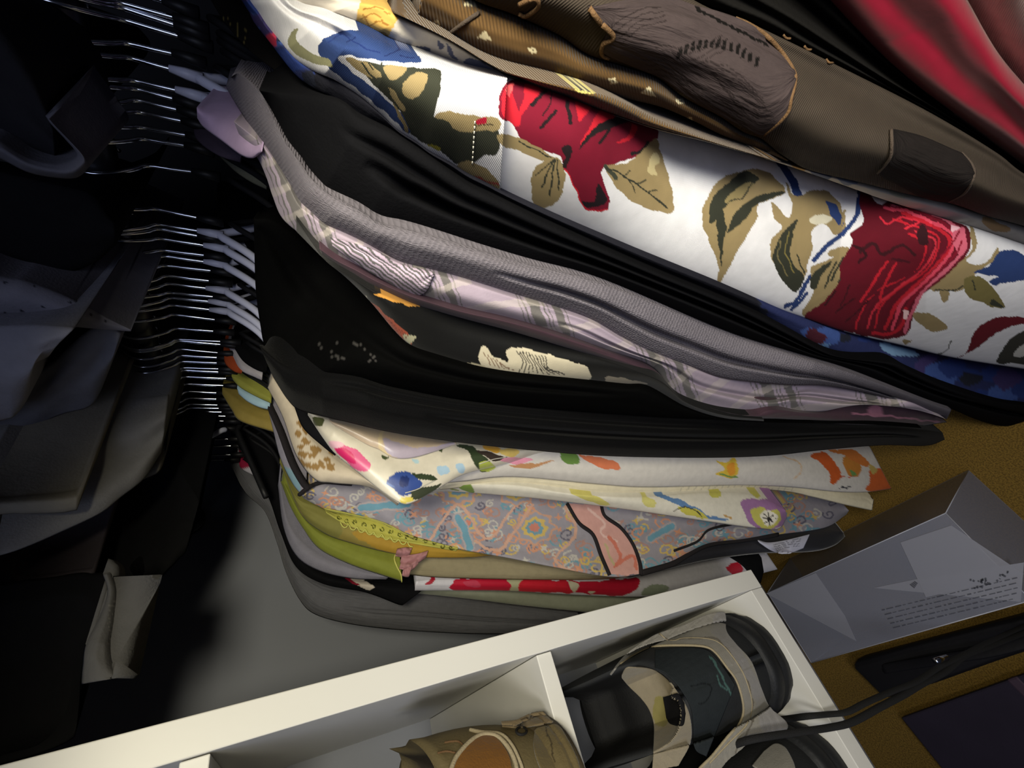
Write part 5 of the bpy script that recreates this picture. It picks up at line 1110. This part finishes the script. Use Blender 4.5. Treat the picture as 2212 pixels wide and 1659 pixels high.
for i in range(4): tube('moulded_edge', [T[i], T[(i + 1) % 4]], 0.0008, M_edge, bx_, 6); tube('moulded_edge', [T[i], Bq[i]], 0.0007, M_edge, bx_, 6)
M_slip = material('translucent_label', (170, 172, 186), 0.5, alpha=0.45)
def onTop(pts, dz=0.0015): return [tuple(v) for v in atZ(np.array(pts, float), ZT + dz)]
quad('paper_label', onTop([(1945, 1172), (2055, 1135), (2212, 1240), (2000, 1290)]), M_slip, bx_, 0.0003)
quad('paper_label', onTop([(1655, 1282), (1762, 1238), (1825, 1330), (1850, 1385), (1752, 1425)]
          [:4]), M_slip, bx_, 0.0003)
quad('paper_label', onTop([(1888, 1270), (1975, 1252), (2212, 1215), (2205, 1300)], 0.001), M_slip, bx_, 0.0003)
M_ink = material('grey_print', (60, 62, 72), 0.8, alpha=0.5)
rt = np.random.RandomState(5); Vt = []; Ft = []
def mark(p0, p1, w):
    a = np.array(p0, float); b = np.array(p1, float); n = np.array([-(b - a)[1], (b - a)[0]]); n = n / (np.linalg.norm(n) + 1e-9) * w
    k = len(Vt); Vt.extend(onTop([a - n, b - n, b + n, a + n], 0.0022)); Ft.append((k, k + 1, k + 2, k + 3))
for row in range(5):
    x = 1905 + 6 * row; y = 1312 - 2.5 * row - 0.0
    y = 1318 + 11 * row
    while x < 2190:
        ln2 = rt.uniform(4, 16); mark((x, y - (x - 1905) * 0.24), (x + ln2, y - (x + ln2 - 1905) * 0.24), rt.uniform(0.8, 1.5)); x += ln2 + rt.uniform(2, 6)
for k in range(26): a_ = np.array((2095 + rt.uniform(0, 80), 1262 + rt.uniform(-8, 12))); a_[1] -= (a_[0] - 2095) * .25; mark(a_, a_ + rt.uniform(-6, 6, 2), 2.2)
for k in range(4): mark((1966 + 3 * k, 1262 - 2 * k), (1976 + 2 * k, 1270 - 3 * k), 1.5)
mesh('small_print', Vt, Ft, M_ink, bx_, False)
tag(bx_, 'empty clear plastic box with blurred print lying on the carpet', 'box')

# black bag beside the box
M_bag = material('black_nylon', (24, 23, 26), 0.6, tex='noise', tstr=0.4, tscale=0.3, spec=0.3)
bag = empty('black_bag', (0, 0, 0))
bm = box_data((-0.146, 0.24, 0.002), (-0.106, 0.67, 0.055), 0.012)
bmesh.ops.subdivide_edges(bm, edges=list(bm.edges), cuts=3, use_grid_fill=True)
for v in bm.verts:
    if v.co.x < -0.12: v.co.x -= (v.co.y - 0.36) * 0.10
for v in bm.verts: v.co += Vector((0.004 * math.sin(v.co.y * 60), 0.004 * math.sin(v.co.x * 90), 0.008 * math.sin(v.co.y * 41 + v.co.x * 55) * (v.co.z > 0.03)))
me = bpy.data.meshes.new('bag_body'); bm.to_mesh(me); bm.free(); me.materials.append(M_bag)
me.polygons.foreach_set('use_smooth', [True] * len(me.polygons)); link('bag_body', me, bag)
tube('bag_strap', resample(np.array([(-0.125, 0.62, 0.06), (-0.13, 0.52, 0.066), (-0.135, 0.42, 0.066), (-0.128, 0.33, 0.062), (-0.12, 0.29, 0.055)]), 40), 0.008, M_bag, bag, 10, flat=0.25)
tag(bag, 'soft black nylon bag on the floor next to the plastic box', 'bag')

# dark purple storage box in the corner
M_purple = material('dark_purple_fabric', (44, 38, 54), 0.85, tex='noise', tstr=0.4, tscale=1.0, vary=0.3, vscale=20)
sb = empty('storage_box', (0, 0, 0))
zt = 0.03
pa, pb_ = atZ(np.array((2212., 1456.)), zt), atZ(np.array((1850., 1585.)), zt)
dv = (pb_ - pa); dv[2] = 0; dv /= np.linalg.norm(dv); nv = np.array([-dv[1], dv[0], 0]); nv = nv if nv[0] < 0 else -nv
o0 = pa - dv * 0.15; o1 = pb_ - dv * 0.11
def slab(name, c0, c1, n0, n1, z0, z1, mat, par):
    p = [c0 + n0 * nv, c1 + n0 * nv, c1 + n1 * nv, c0 + n1 * nv]
    V = [(q[0], q[1], z0) for q in p] + [(q[0], q[1], z1) for q in p]
    o = mesh(name, V, [(0, 1, 2, 3)[::-1], (4, 5, 6, 7), (0, 1, 5, 4), (1, 2, 6, 5), (2, 3, 7, 6), (3, 0, 4, 7)], mat, par, False)
    md = o.modifiers.new('bevel', 'BEVEL'); md.width = 0.003; md.segments = 2; return o
slab('box_body', o0, o1, 0.003, 0.33, 0.002, zt - 0.012, M_purple, sb)
slab('lid', o0 - dv * 0.002, o1 + dv * 0.002, 0.0, 0.333, zt - 0.0115, zt, M_purple, sb)
M_rib = material('plum_ribbon', (66, 52, 66), 0.7)
for f in (0.42,):
    c = o0 + (o1 - o0) * f
    slab('ribbon', c, c + dv * 0.018, -0.0008, 0.3335, zt - 0.006, zt + 0.0012, M_rib, sb)
tag(sb, 'dark purple fabric storage box with ribbon in the floor corner', 'storage box')
